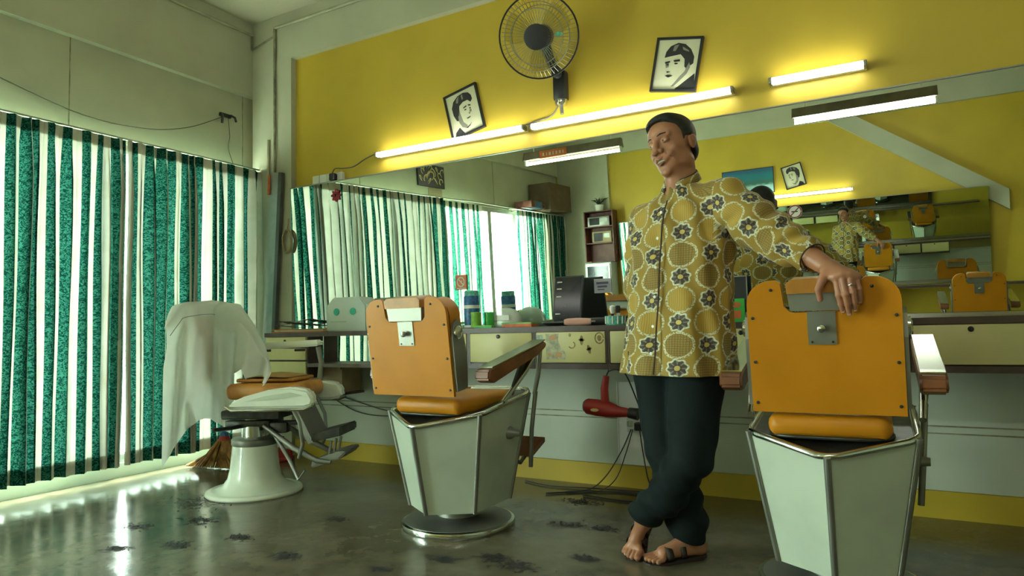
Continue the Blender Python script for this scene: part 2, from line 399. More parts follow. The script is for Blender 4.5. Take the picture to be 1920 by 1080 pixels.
# ================================================================ MIRRORS
def wall_mirror(label, x0, x1, z0, z1, y, th, side, edge=True):
    t = thing('wall_mirror', label, 'mirror', ((x0 + x1) / 2, y, 0.9)); t.rotation_euler = (th * side, 0, 0)
    hw = (x1 - x0) / 2
    s = side
    bm = nb(); bx(bm, (0, s * 0.004, (z0 + z1) / 2 - 0.9), (x1 - x0, 0.006, z1 - z0)); obj('glass', bm, 'mirror', t)
    bm = nb(); bx(bm, (0, s * 0.001, z1 - 0.9 + 0.003), (x1 - x0, 0.012, 0.006)); obj('top_edge', bm, 'steel', t)
    bm = nb(); bx(bm, (0, s * 0.0105, (z0 + z1) / 2 - 0.9), (x1 - x0 - 0.02, 0.005, z1 - z0 - 0.02)); obj('backing', bm, 'dcarton', t)
    return t
wall_mirror('long frameless wall mirror above the counter reflecting the curtained windows', -3.955, 1.9, 0.715, 2.003, D - 0.028, TH, 1)
wall_mirror('mirror on the opposite yellow wall, seen only in the long mirror', -3.45, 1.0, 0.92, 2.0, B + 0.05, TH2, -1)

# ================================================================ CURTAINS
def curtain(label, y0, y1, z0, z1, x, seed, full=1.45, amp=0.040, group='striped curtains along the window wall', head=True, flare=0.0, m='curtain'):
    rnd = random.Random(seed); L = y1 - y0; nc = max(24, int(L / 0.0085)); nr = 26
    ph = []; a = 0; amps = []
    k = 0
    t = thing('striped_curtain', label, 'curtain', (x, y1, z1), 0, group)
    folds = max(3, int(L / 0.080)); wj = [0.45 + 1.1 * rnd.random() for _ in range(folds)]; sw = sum(wj); cum = [0]
    for w_ in wj: cum.append(cum[-1] + w_ / sw)
    am = [amp * (0.5 + 0.9 * rnd.random()) for _ in range(folds)]
    me = nb(); uvl = me.loops.layers.uv.new('uv'); grid = []; us = []
    base = [(0.0, 0.0)]
    pts = []
    for i in range(nc + 1):
        s = i / nc
        j = min(folds - 1, max(0, next(q for q in range(folds) if s <= cum[q + 1] + 1e-9)))
        f = (s - cum[j]) / (cum[j + 1] - cum[j]); pts.append((s, j, f))
    # arc length at mid height defines the cloth coordinate
    u = 0; prev = None
    for s, j, f in pts:
        xx = am[j] * math.sin(2 * PI * f); yy = s * L + 0.012 * math.sin(4 * PI * f)
        if prev: u += math.hypot(xx - prev[0], yy - prev[1])
        prev = (xx, yy); us.append(u)
    us = [q * full / (u / L) * 1.0 for q in us]
    for r in range(nr + 1):
        v = r / nr; z = z1 - v * (z1 - z0); row = []
        g = 0.40 + 0.60 * min(1, v * 7) ** 0.8
        for s, j, f in pts:
            sway = 0.012 * math.sin(3.1 * v + j * 1.7 + seed) * v
            xx = am[j] * g * math.sin(2 * PI * f + 0.35 * math.sin(2.2 * v + j)) + 0.006 * math.sin(9 * v + 2 * j)
            yy = s * L + 0.012 * g * math.sin(4 * PI * f) + sway + flare * (s - 0.5) * v * L
            row.append(me.verts.new((xx, yy - L, z - z1)))
        grid.append(row)
    for r in range(nr):
        for i in range(nc):
            f = me.faces.new((grid[r][i], grid[r][i + 1], grid[r + 1][i + 1], grid[r + 1][i]))
            for lp, (ii, rr) in zip(f.loops, ((i, r), (i + 1, r), (i + 1, r + 1), (i, r + 1))):
                lp[uvl].uv = (us[ii], rr / nr * (z1 - z0))
    o = obj('cloth', me, m, t, smooth=180)
    if head:
        for nm, za, zb in (('heading_tape', 0.0, -0.075), ('hem', -(z1 - z0) + 0.085, -(z1 - z0))):
            bm = nb(); prev = None; v = 0.05 if nm == 'heading_tape' else 0.97; g = 0.40 + 0.60 * min(1, v * 7) ** 0.8
            uvl = bm.loops.layers.uv.new('uv')
            for n_, (s, j, f) in enumerate(pts):
                rr = 1 if nm == 'heading_tape' else nr - 1
                sway = 0.012 * math.sin(3.1 * v + j * 1.7 + seed) * v
                xx = am[j] * g * math.sin(2 * PI * f + 0.35 * math.sin(2.2 * v + j)) - 0.007 + 0.006 * math.sin(9 * v + 2 * j); yy = s * L + 0.012 * g * math.sin(4 * PI * f) + sway + flare * (s - 0.5) * v * L
                q = (bm.verts.new((xx, yy - L, za)), bm.verts.new((xx, yy - L, zb)))
                if prev:
                    fc = bm.faces.new((prev[0], q[0], q[1], prev[1]))
                    for lp, uu in zip(fc.loops, (us[n_ - 1], us[n_], us[n_], us[n_ - 1])): lp[uvl].uv = (uu, 0)
                prev = q
            obj(nm, bm, 'curtain', t, smooth=180)
    return t
rod = ctube('curtain_rod', [(XL + 0.075, 3.66, 2.20), (XL + 0.072, 2.2, 2.195), (XL + 0.078, 0.64, 2.20)], 0.007, 'steel'); tag(rod, 'thin metal curtain rod over the green striped curtains nearest the mirror', 'curtain rod')
rod = ctube('curtain_rod', [(XL + 0.095, 0.72, 2.205), (XL + 0.075, -0.8, 2.20), (XL + 0.078, -2.12, 2.20)], 0.007, 'steel'); tag(rod, 'curtain rod seen in the mirror over the far half of the windows', 'curtain rod')
curtain('green and cream striped curtain hanging in the corner beside the white column', 2.58, 3.74, 0.10, 2.18, XL + 0.11, 3)
curtain('green and cream striped curtain left of the towel-draped chair', 1.42, 2.57, 0.095, 2.18, XL + 0.10, 5)
curtain('bunched dark striped curtain gathered in the middle of the window wall', 1.18, 1.44, 0.15, 2.18, XL + 0.12, 8, full=2.4, amp=0.05)
curtain('bright backlit striped curtain hanging beside the open gap', 0.30, 1.10, 0.16, 2.17, XL + 0.09, 9, full=1.1, amp=0.018, m='curtain_sunlit')
curtain('striped curtain pulled back past the open gap', -1.42, -0.62, 0.15, 2.18, XL + 0.10, 12, full=1.6, amp=0.035, m='curtain_sunlit')
curtain('pale striped curtain hanging against the wall in the far corner', -2.10, -1.46, 0.60, 2.18, XL + 0.09, 15, full=1.6, amp=0.022)

# ================================================================ PIPES, WIRES on walls
def pipe(label, pts, r=0.010, m='pipe', name='conduit_pipe', cat='pipe'): 
    bm = nb(); 
    for a, b in zip(pts, pts[1:]): tube(bm, [a, b], r, 8)
    return tag(obj(name, bm, m, smooth=60), label, cat)
pipe('painted conduit running below the ceiling above the yellow wall', [(-4.125, D - 0.065, 3.30), (XR, D - 0.065, 3.31)], 0.011)
pipe('vertical conduit down the corner between curtain and white column', [(-4.125, D - 0.065, 3.30), (-4.125, D - 0.065, 2.10)], 0.010, 'dirt_pipe')
pipe('thin short conduit beside the taller corner conduit', [(-4.20, D - 0.06, 2.42), (-4.20, D - 0.06, 2.12)], 0.012, 'pipe')
pipe('conduit along the top of the window wall below the ceiling', [(XL + 0.012, D - 0.06, 3.30), (XL + 0.012, B, 3.30)], 0.011)
pipe('short sagging link of conduit across the top of the corner', [(XL + 0.012, D - 0.065, 3.30), (XL + 0.014, D - 0.068, 3.18), (-4.125, D - 0.065, 3.235)], 0.007, 'dirt_pipe')
o = ctube('wire', [(XL - 0.04, 1.6, 2.50), (XL - 0.035, 2.3, 2.33), (XL - 0.035, 2.75, 2.33), (XL - 0.035, 3.1, 2.42), (XL - 0.03, 3.40, 2.58)], 0.0035, 'gcable'); tag(o, 'thin wire sagging across the pale panel above the left curtains', 'wire')
o = ctube('wire', [(XL - 0.03, 3.45, 2.58), (XL - 0.035, 3.47, 2.45), (XL - 0.035, 3.46, 2.34), (XL - 0.035, 3.52, 2.20)], 0.003, 'gcable'); tag(o, 'thin wire hanging down from the black hook to the curtain rod', 'wire')
t = thing('wall_hook', 'small black clamp hook fixed to the pale panel above the curtains', 'hook', (XL - 0.05, 3.43, 2.60))
bm = nb(); bx(bm, (0.012, 0, 0), (0.024, 0.10, 0.03), bev=0.006); obj('bracket', bm, 'black', t)
bm = nb(); tube(bm, [(0.02, -0.04, 0.0), (0.04, -0.045, -0.03), (0.035, -0.045, -0.075)], 0.010); obj('hook', bm, 'black', t); bm = nb(); tube(bm, [(0.02, 0.045, 0.01), (0.05, 0.06, -0.01), (0.045, 0.075, -0.04)], 0.009); obj('hook', bm, 'black', t)
# grey metal door leaf in the corner
t = thing('metal_frame', 'grey aluminium door frame standing against the corner column', 'frame', (-4.17, D - 0.08, 0))
bm = nb(); quadslab(bm, [(-0.105, -0.02, 0.0), (0.005, -0.02, 0.0), (0.115, 0.0, 2.14), (0.02, 0.0, 2.155)], -0.035); obj('leaf', bm, 'alu', t)
bm = nb(); quadslab(bm, [(0.005, -0.032, 0.0), (0.035, -0.032, 0.0), (0.150, -0.012, 2.135), (0.115, -0.012, 2.14)], -0.03); obj('edge_strip', bm, 'alu_dark', t)
bm = nb()
pts = [(-3.985 + 0.045 * math.cos(a), D - 0.066 - 0.003 * math.sin(3 * a), 1.60 + 0.085 * math.sin(a)) for a in [i * 2 * PI / 18 for i in range(18)]]
tube(bm, pts, 0.008, 8, closed=True); tube(bm, [(p[0] * 1 + 0.006, p[1] - 0.014, p[2] + 0.006) for p in pts], 0.007, 8, closed=True); tube(bm, [(-3.985, D - 0.068, 1.68), (-3.98, D - 0.06, 1.78)], 0.004)
tag(obj('rope_coil', bm, 'carton', smooth=180), 'loop of beige rope hanging on the white column', 'rope')
o = ctube('ribbon', [(XL + 0.235, D - 0.09, 2.13), (XL + 0.24, D - 0.095, 2.06), (XL + 0.228, D - 0.09, 1.98)], 0.010, 'orange'); tag(o, 'small orange ribbon tied at the corner end of the curtain rod', 'ribbon')

# ================================================================ LIGHT FITTINGS
def fixture(label, x0, x1, y, z, lit=True, group=None):
    """wall batten with a bare tube on its room side"""
    t = thing('tube_light', label, 'light', ((x0 + x1) / 2, y, z), 0, group); h = (x1 - x0) / 2
    bm = nb(); bx(bm, (0, -0.018, 0.0), (2 * h, 0.036, 0.036), bev=0.004); obj('batten', bm, 'white', t)
    for s in (-1, 1):
        bm = nb(); bx(bm, (s * (h - 0.008), -0.052, -0.002), (0.016, 0.05, 0.034), bev=0.004); obj('end_cap', bm, 'steel', t)
    bm = nb(); tube(bm, [(-h + 0.016, -0.060, -0.002), (h - 0.016, -0.060, -0.002)], 0.017, 16); obj('tube', bm, 'tube' if lit else 'tube_off', t, smooth=60)
    return t
fixture('left lit fluorescent tube on the yellow wall below the tilted portrait', -3.118, -1.93, D, 2.145)
fixture('middle lit fluorescent tube on the yellow wall over the man', -1.895, -0.68, D, 2.14)
fixture('short lit fluorescent tube at the upper right of the yellow wall', -0.504, -0.055, D, 2.145)
t = fixture('lit fluorescent tube on the opposite wall, seen in the mirror', -0.39, -1.45, B, 2.14); t.location = (-0.92, B, 2.14); t.rotation_euler = (0, 0, PI)
def pendant(label, x0, x1, y, z, lit, sign=False):
    t = thing('pendant_tube_light', label, 'light', ((x0 + x1) / 2, y, z)); h = (x1 - x0) / 2
    bm = nb(); prism(bm, [(-0.07, 0.035), (0.07, 0.035), (0.03, 0.13), (-0.03, 0.13)], lambda a, b, k: (-h + k, a, b), 2 * h); obj('reflector', bm, 'rust', t)
    bm = nb(); tube(bm, [(-h + 0.02, 0, 0.0), (h - 0.02, 0, 0.0)], 0.018, 12); obj('tube', bm, 'tube_bright' if lit else 'tube_off', t, smooth=60)
    for s in (-1, 1):
        bm = nb(); bx(bm, (s * (h - 0.01), 0, 0.015), (0.02, 0.05, 0.07), bev=0.004); obj('end_cap', bm, 'white', t)
        bm = nb(); tube(bm, [(s * h * 0.8, 0, 0.13), (s * h * 0.8, 0, CZ - z)], 0.006, 6); obj('hanger', bm, 'white', t)
    if sign:
        bm = nb(); bx(bm, (-0.20, 0.078, 0.07), (0.34, 0.004, 0.085)); q = obj('label_strip', bm, 'orange', t)
        for k, w_ in enumerate((0.03, 0.02, 0.035, 0.02, 0.03, 0.03, 0.02)):
            bm = nb(); bx(bm, (-0.32 + k * 0.042, 0.0815, 0.07), (w_ * 0.7, 0.002, 0.035)); obj('letter', bm, 'paper', q)
    return t
pendant('dim hanging tube light with an orange label strip, seen in the mirror', -3.72, -2.52, 0.2, 2.60, False, True)
pendant('lit hanging tube light with a brown reflector, seen at upper right in the mirror', -0.77, 0.43, 0.2, 2.60, True)

# ================================================================ PORTRAITS and pictures
def flat(name, polys, m, parent, y, S_=1.0):
    """printed shapes lying on a picture: thin slabs in the frame plane"""
    bm = nb()
    for p in polys: prism(bm, [(a * S_, b * S_) for a, b in p], lambda u, w, h: (u, y - h, w), 0.0006)
    return obj(name, bm, m, parent)
def ell(cx, cz, rx, rz, a0=0, a1=360, n=20, rot=0):
    c, s = math.cos(math.radians(rot)), math.sin(math.radians(rot)); out = []
    for i in range(n + 1):
        a = math.radians(a0 + (a1 - a0) * i / n); x, z = rx * math.cos(a), rz * math.sin(a); out.append((cx + c * x - s * z, cz + s * x + c * z))
    return out
def portrait(label, c, w, h, rot, kind, mirrorx=1, ry=0.0):
    t = thing('framed_portrait', label, 'picture', c); t.rotation_euler = (0, rot, ry) if ry == 0 else (0, -rot, ry)
    for lo, hi in (((-w/2, 0, h/2 - .013), (w/2, 0, h/2)), ((-w/2, 0, -h/2), (w/2, 0, -h/2 + .013)), ((-w/2, 0, -h/2 + .013), (-w/2 + .013, 0, h/2 - .013)), ((w/2 - .013, 0, -h/2 + .013), (w/2, 0, h/2 - .013))):
        box('frame_bar', (lo[0], -0.020, lo[2]), (hi[0], 0.0, hi[2]), 'black', t)
    pr = box('print', (-w/2 + .01, -0.010, -h/2 + .01), (w/2 - .01, -0.004, h/2 - .01), 'print', t)
    X = mirrorx; f = lambda P: [(X * a * w, b * h) for a, b in P]
    y = -0.0101
    if kind == 0:   # three quarter face turned right, swept dark hair
        flat('suit', [f([(-.40, -.47), (-.36, -.36), (-.22, -.28), (-.08, -.47)])], 'ink', pr, y)
        flat('face_shade', [f([(-.20, .16), (-.22, -.02), (-.20, -.18), (-.14, -.30), (-.02, -.36), (.02, -.30), (-.08, -.2), (-.12, 0), (-.12, .18)]), f([(.18, .02), (.22, .0), (.21, -.06), (.14, -.05)])], 'grayink', pr, y - .0003)
        flat('hair', [f([(-.26, -.12), (-.32, .02), (-.33, .18), (-.25, .31), (-.10, .39), (.08, .41), (.22, .37), (.29, .29), (.30, .20), (.24, .15), (.16, .22), (.02, .22), (-.10, .17), (-.14, .06), (-.17, -.02), (-.20, -.04), (-.20, -.14)])], 'ink', pr, y - .0006)
        flat('hair_shine', [f([(-.14, .34), (-.06, .38), (-.12, .24), (-.18, .26)]), f([(.0, .37), (.05, .39), (.05, .28), (.01, .27)])], 'grayink', pr, y - .0012)
        flat('features', [f([(.0, .10), (.10, .12), (.10, .09), (.0, .075)]), f([(.15, .12), (.22, .10), (.22, .07), (.15, .09)]), f(ell(.05, .035, .035, .013)), f(ell(.19, .03, .028, .012)), f([(.12, -.06), (.19, -.075), (.13, -.085)]), f([(.03, -.15), (.16, -.14), (.14, -.165), (.06, -.175)]), f([(-.02, -.34), (.10, -.31), (.16, -.27), (.10, -.33), (.0, -.37)])], 'ink', pr, y - .0012)
    elif kind == 1: # face turned left, heavy fringe
        flat('suit', [f([(-.02, -.46), (.10, -.40), (.42, -.16), (.46, -.46)])], 'ink', pr, y)
        flat('shirt_collar', [f([(-.04, -.44), (.20, -.22), (.26, -.16), (.30, -.20), (.02, -.46)])], 'print', pr, y - .0006)
        flat('face_shade', [f([(.20, .12), (.24, -.02), (.20, -.12), (.10, -.22), (.0, -.34), (-.06, -.40), (.08, -.40), (.22, -.24), (.30, -.05), (.27, .10)]), f([(-.25, .04), (-.22, -.06), (-.16, -.04), (-.17, .04)])], 'grayink', pr, y - .0003)
        flat('hair', [f([(-.28, .13), (-.26, .24), (-.18, .34), (-.02, .40), (.14, .37), (.27, .28), (.36, .14), (.36, .02), (.30, -.02), (.27, .04), (.22, -.06), (.18, -.04), (.16, .10), (.06, .19), (-.06, .17), (-.18, .15)])], 'ink', pr, y - .0006)
        flat('hair_shine', [f([(-.1, .35), (.0, .37), (-.06, .25), (-.12, .25)]), f([(.08, .33), (.22, .26), (.24, .23), (.10, .27)])], 'grayink', pr, y - .0012)
        flat('features', [f([(-.26, .05), (-.15, .07), (-.14, .045), (-.24, .015)]), f([(-.08, .08), (.06, .10), (.07, .06), (-.05, .05)]), f(ell(-.19, .0, .03, .013)), f(ell(-.01, .02, .04, .015)), f([(-.20, -.12), (-.10, -.13), (-.18, -.15)]), f([(-.22, -.20), (-.16, -.185), (-.04, -.20), (-.14, -.235)])], 'ink', pr, y - .0012)
    return t
portrait('tilted black-framed portrait of a swept-haired man above the left tube', (-2.403, D - 0.002, 2.337), 0.262, 0.315, math.radians(-13), 0)
portrait('black-framed portrait of a man with a heavy fringe, right of the fan', (-0.99, D - 0.002, 2.353), 0.262, 0.305, math.radians(11), 1)
t = portrait('small black-framed portrait on the opposite wall, seen in the mirror', (-1.05, B + 0.002, 2.39), 0.25, 0.30, math.radians(-12), 0, 1, PI)
t = thing('sea_picture', 'wide blue-green seaside picture on the opposite wall, seen in the mirror', 'picture', (-1.62, B + 0.003, 2.38), PI)
bm = nb(); bx(bm, (0, -0.008, 0), (0.66, 0.016, 0.34)); obj('panel', bm, 'black2', t)
bm = nb(); bx(bm, (0, -0.018, 0), (0.64, 0.004, 0.32)); obj('print', bm, 'sea', t)
# black calligraphy plaque
t = thing('calligraphy_plaque', 'black plaque with gold calligraphy above the curtains, seen in the mirror', 'plaque', (XL - 0.045, 1.14, 2.45), PI / 2)
bm = nb(); bx(bm, (0, -0.010, 0), (0.50, 0.02, 0.25), bev=0.003); q = obj('board', bm, 'black', t)
bm = nb(); rnd = random.Random(4)
for cx, cz, s_ in ((-0.19, 0.05, .9), (-0.11, 0.07, .8), (0.02, 0.075, .8), (0.12, 0.07, .9), (0.20, -0.05, .8), (-0.17, -0.06, .9), (0.0, -0.01, 1.3), (0.12, -0.04, 1.0), (-0.15, 0.0, 1), (-0.04, 0.03, 1.2), (0.08, 0.0, 1.1), (0.17, 0.03, 0.8), (-0.08, -0.06, 0.9), (0.05, -0.07, 0.9)):
    pts = [Vector((cx + 0.045 * s_ * math.cos(a * 1.1 + cx * 20) * (1 - a / 9), -0.022, cz + 0.05 * s_ * math.sin(a) * (1 - a / 12))) for a in [i * 0.45 for i in range(11)]]
    tube(bm, pts, [0.002 + 0.005 * math.sin(PI * i / 10) for i in range(11)], 5)
obj('gold_lettering', bm, 'gold', t)
t = thing('paper_card', 'faded pinkish card under the calligraphy plaque, seen in the mirror', 'card', (XL - 0.045, 1.06, 2.27), PI / 2)
bm = nb(); bx(bm, (0, -0.003, 0), (0.26, 0.006, 0.10)); obj('card', bm, 'carton', t)
bm = nb()
for i in range(3): bx(bm, (0, -0.0065, 0.025 - i * 0.025), (0.20, 0.001, 0.006))
obj('print_lines', bm, 'grayink', t)

# ================================================================ POWER POINTS
t = thing('socket_strip', 'old white power outlets in a row at the lower left of the yellow wall', 'outlet', (-3.60, D, 2.045))
for k in range(4):
    bm = nb(); bx(bm, (-0.12 + k * 0.075, -0.018, 0), (0.072, 0.036, 0.070), bev=0.006); obj('outlet_plate', bm, 'white' if k != 2 else 'paper', t)
t = thing('power_plug', 'black plug in the outlet row with a cord to the left tube', 'plug', (-3.525, D - 0.036, 2.045))
bm = nb(); bx(bm, (0, -0.022, -0.005), (0.05, 0.044, 0.055), bev=0.01); obj('plug_body', bm, 'black', t)
ctube('cord', [(0.0, -0.03, 0.02), (0.02, -0.02, 0.055), (0.09, -0.01, 0.05), (0.19, -0.01, 0.05), (0.30, -0.01, 0.09), (0.41, -0.02, 0.11)], 0.0045, 'gcable', t)
# ================================================================ WALL FAN
t = thing('wall_fan', 'black oscillating wall fan with a round wire guard above the middle tube', 'fan', (-1.690, D, 2.36))
bm = nb(); bx(bm, (0, -0.035, 0.0), (0.085, 0.07, 0.185), bev=0.018); obj('wall_box', bm, 'black', t, smooth=35)
bm = nb(); lathe(bm, [(0.036, -0.115), (0.040, -0.10), (0.040, -0.085)], 20, (0, -0.035, 0.0)); obj('chrome_cap', bm, 'chrome', t, smooth=35)
bm = nb(); tube(bm, [(0.0, -0.035, -0.10), (0.005, -0.035, -0.17)], 0.012, 8); obj('pull_cord', bm, 'steel', t)
fc = Vector((0.008, -0.335, 0.195)); fn = Vector((0.24, -0.88, -0.40)).normalized()   # fan centre and facing
bm = nb(); tube(bm, [(0, -0.05, 0.06), (-0.01, -0.13, 0.11), tuple(fc - fn * 0.16 + Vector((0, 0, -0.03)))], [0.030, 0.026, 0.034], 10); bx(bm, (0.0, -0.085, 0.075), (0.05, 0.07, 0.06), bev=0.01); obj('arm', bm, 'black', t, smooth=50)
bm = nb(); lathe(bm, [(0.03, -0.17), (0.06, -0.16), (0.068, -0.12), (0.065, -0.05), (0.05, -0.04)], 24, fc, fn); obj('motor', bm, 'black', t, smooth=50)
fx, fy = frame_of(fn)
def fpt(r, a, d): return fc + fx * (r * math.cos(a)) + fy * (r * math.sin(a)) + fn * d
g = bpy.data.objects.new('guard', None); C.objects.link(g); g.parent = t
bm = nb(); n = 56
for k in range(n):
    a = 2 * PI * k / n
    tube(bm, [fpt(0.045, a, 0.075), fpt(0.10, a, 0.078), fpt(0.19, a, 0.055), fpt(0.225, a, 0.0)], 0.0012, 3, cap=False)
    tube(bm, [fpt(0.06, a, -0.075), fpt(0.17, a, -0.065), fpt(0.225, a, 0.0)], 0.0012, 3, cap=False)
bm2 = bm; o = obj('guard_wires', bm2, 'steel', g); o['kind'] = 'stuff'
bm = nb()
for r, d in ((0.228, 0.0),): tube(bm, [fpt(r, 2 * PI * k / 48, d) for k in range(48)], 0.0050, 8, closed=True)
obj('rim_ring', bm, 'black', g, smooth=180)
for r, d in ((0.185, 0.057), (0.15, 0.068), (0.17, -0.066)):
    bm = nb(); tube(bm, [fpt(r, 2 * PI * k / 40, d) for k in range(40)], 0.0022, 5, closed=True); obj('guard_ring', bm, 'steel', g, smooth=180)
bm = nb(); lathe(bm, [(0.001, 0.088), (0.050, 0.087), (0.070, 0.079), (0.070, 0.072)], 24, fc, fn); q = obj('centre_badge', bm, 'black2', g, smooth=50)
bm = nb(); lathe(bm, [(0.001, 0.04), (0.03, 0.04), (0.04, 0.03), (0.04, -0.03)], 20, fc, fn); obj('hub', bm, 'black', t, smooth=40)
for k in range(3):
    bm = nb(); a0 = 2 * PI * k / 3 + 0.4; rows = []
    for i in range(7):
        r = 0.035 + (0.20 - 0.035) * i / 6; w_ = 0.5 + 0.28 * math.sin(PI * (i / 6) ** 0.8); rows.append([fpt(r, a0 + w_ * (j / 6 - 0.5) * 1.6, 0.022 * (j / 3 - 1)) for j in range(7)])
    vs = [[bm.verts.new(p) for p in row] for row in rows]
    for i in range(6):
        for j in range(6): bm.faces.new((vs[i][j], vs[i][j + 1], vs[i + 1][j + 1], vs[i + 1][j]))
    obj('fan_blade', bm, 'blade', t, smooth=180)
bm = nb(); p = fpt(0.14, PI, 0.073); 
prism(bm, [(-.024, -.006), (-.005, -.013), (.022, -.004), (.022, .004), (-.005, .013), (-.024, .006)], lambda a, b, h: tuple(fpt(0.13 - a * 0, PI, 0.074) - fx * a + fy * b + fn * h), 0.002); obj('teal_label', bm, 'teal', g)
o = ctube('fan_cord', [(-1.70, D - 0.04, 2.26), (-1.76, D - 0.02, 2.20), (-1.86, D - 0.012, 2.185), (-2.02, D - 0.012, 2.165)], 0.005, 'gcable'); tag(o, 'grey cord running from the wall fan down to the tube light', 'cord')

# ================================================================ COUNTER
CY = 3.307
def worktop(label, y0, y1, x0, x1, hw):
    t = thing('worktop', label, 'counter', (0, 0, 0))
    box('top_slab', (x0, min(y0, y1), 0.885), (x1, max(y0, y1), 0.910), 'top', t, bev=0.002)
    d = 0.004 if y1 > y0 else -0.004
    box('front_edging', (x0, min(y0 - d, y0), 0.883), (x1, max(y0 - d, y0), 0.912), 'edge', t)
    return t
t = worktop('long dark-edged counter top running below the mirror', CY, D - 0.045, -3.845, 2.0, 0)
def knob_lock(parent, x, z, y=CY, m='dkmetal'):
    bm = nb(); lathe(bm, [(0.010, 0), (0.010, 0.006), (0.006, 0.008)], 12, (x, y, z), (0, -1, 0)); return obj('lock', bm, m, parent)
# left pedestal with three drawers
t = thing('drawer_pedestal', 'cream three-drawer pedestal under the left end of the counter', 'drawers', (-3.64, CY + 0.18, 0.6))
def wpart(f, *a, parent=None, **k):
    o = f(*a, **k); o.parent = parent; o.matrix_parent_inverse = Matrix.Translation(-parent.location); return o
def pb(t, name, lo, hi, m, bev=0.0): 
    o = box(name, lo, hi, m, bev=bev); o.parent = t; o.matrix_parent_inverse = Matrix.Translation(-Vector(t.location)); return o
pb(t, 'carcass', (-3.840, CY + 0.012, 0.605), (-3.436, 3.452, 0.882), 'edge')
for z0, z1 in ((0.815, 0.880), (0.727, 0.803), (0.612, 0.715)):
    d_ = pb(t, 'drawer', (-3.828, CY - 0.006, z0), (-3.446, CY + 0.011, z1), 'cream', 0.002)
    if z0 > 0.8:
        bm = nb(); lathe(bm, [(0.010, 0), (0.010, 0.005), (0.005, 0.007)], 12, (-3.64, CY - 0.006, 0.855), (0, -1, 0)); q = obj('lock', bm, 'dkmetal'); q.parent = d_
for nm in ():
    pass
# open shelf bay, then the drawer units
t = thing('shelf_board', 'dark under-counter shelf board between pedestal and orange chair', 'shelf', (-2.9, 3.5, 0.69))
pb(t, 'board', (-3.434, CY, 0.682), (-2.604, D - 0.05, 0.702), 'edge'); pb(t, 'front_lip', (-3.434, CY - 0.006, 0.680), (-2.604, CY - 0.0005, 0.704), 'top')
pb(t, 'mirrored_back', (-3.432, 3.455, 0.703), (-2.606, 3.461, 0.882), 'mirror')
def drawer_unit(label, x0, x1, lock=True):
    t = thing('drawer_unit', label, 'drawer unit', ((x0 + x1) / 2, 3.5, 0.79))
    pb(t, 'carcass', (x0, CY + 0.012, 0.684), (x1, D - 0.05, 0.882), 'edge')
    pb(t, 'bottom_rail', (x0, CY - 0.004, 0.684), (x1, CY + 0.012, 0.712), 'edge')
    pb(t, 'side_rail', (x0, CY - 0.003, 0.713), (x0 + 0.010, CY + 0.011, 0.8825), 'edge'); pb(t, 'side_rail', (x1 - 0.008, CY - 0.003, 0.713), (x1, CY + 0.011, 0.8825), 'edge')
    d_ = pb(t, 'drawer_front', (x0 + 0.014, CY - 0.008, 0.718), (x1 - 0.012, CY + 0.011, 0.880), 'cream', 0.002)
    if lock:
        bm = nb(); lathe(bm, [(0.011, 0), (0.011, 0.006), (0.006, 0.008)], 12, ((x0 + x1) / 2 - 0.01, CY - 0.008, 0.862), (0, -1, 0)); q = obj('lock', bm, 'black'); q.parent = d_
    return t, d_
drawer_unit('narrow cream drawer unit mostly behind the middle orange chair', -2.60, -2.150)
drawer_unit('cream drawer unit with one black lock, right of the middle chair back', -2.148, -1.722)
t, d_ = drawer_unit('cream drawer unit with faded map and stickers on its front', -1.720, -1.296, False)
drawer_unit('cream drawer unit partly hidden behind the man', -1.294, -0.84)
drawer_unit('cream drawer unit between the man and the right chair', -0.838, -0.40)
drawer_unit('cream drawer unit behind the right orange chair', -0.398, 0.05)
drawer_unit('cream drawer unit right of the right orange chair', 0.052, 0.50)
drawer_unit('cream drawer unit at the far right of the counter', 0.502, 0.95)
def sticker(polys, m, name='sticker', d=0.0):
    bm = nb()
    for p in polys: prism(bm, p, lambda u, w, h: (u, CY - 0.0082 - d - h, w), 0.0006)
    q = obj(name, bm, m); q.parent = d_; return q
mm = mat('faded_map_print', (0.45, 0.46, 0.30), 0.6, var=0.3, vs=30)
sticker([[(-1.645, 0.735), (-1.535, 0.735), (-1.53, 0.77), (-1.56, 0.80), (-1.575, 0.84), (-1.57, 0.872), (-1.648, 0.872)]], mm, 'map_sheet')
sticker([[(-1.705, 0.82), (-1.665, 0.822), (-1.667, 0.868), (-1.705, 0.866)]], mat('blue_card', (0.36, 0.45, 0.38), 0.6, var=0.3, vs=60))
sticker([ell(-1.605, 0.852, 0.022, 0.014), [(-1.60, 0.75), (-1.555, 0.745), (-1.55, 0.77), (-1.58, 0.775)], ell(-1.625, 0.76, 0.012, 0.01)], mat('faded_orange_ink', (0.62, 0.36, 0.17), 0.6), 'map_patch', 0.001)
tn = mat('tan_print', (0.30, 0.22, 0.08), 0.6, var=0.3, vs=90)
sticker([ell(-1.505, 0.864, 0.007, 0.009)], tn)
sticker([ell(-1.495, 0.812, 0.022, 0.020, -150, 60, 14) + ell(-1.495, 0.812, 0.015, 0.014, 60, -150, 14)], tn)
sticker([ell(-1.438, 0.836, 0.009, 0.026), ell(-1.438, 0.838, 0.018, 0.008)], tn); sticker([ell(-1.397, 0.788, 0.009, 0.024, rot=15), ell(-1.397, 0.79, 0.016, 0.007, rot=15)], tn)
sticker([ell(-1.338, 0.846, 0.026, 0.031, 0, 345, 24) + ell(-1.338, 0.846, 0.020, 0.024, 345, 0, 24), ell(-1.338, 0.846, 0.012, 0.015)], tn, 'round_print')

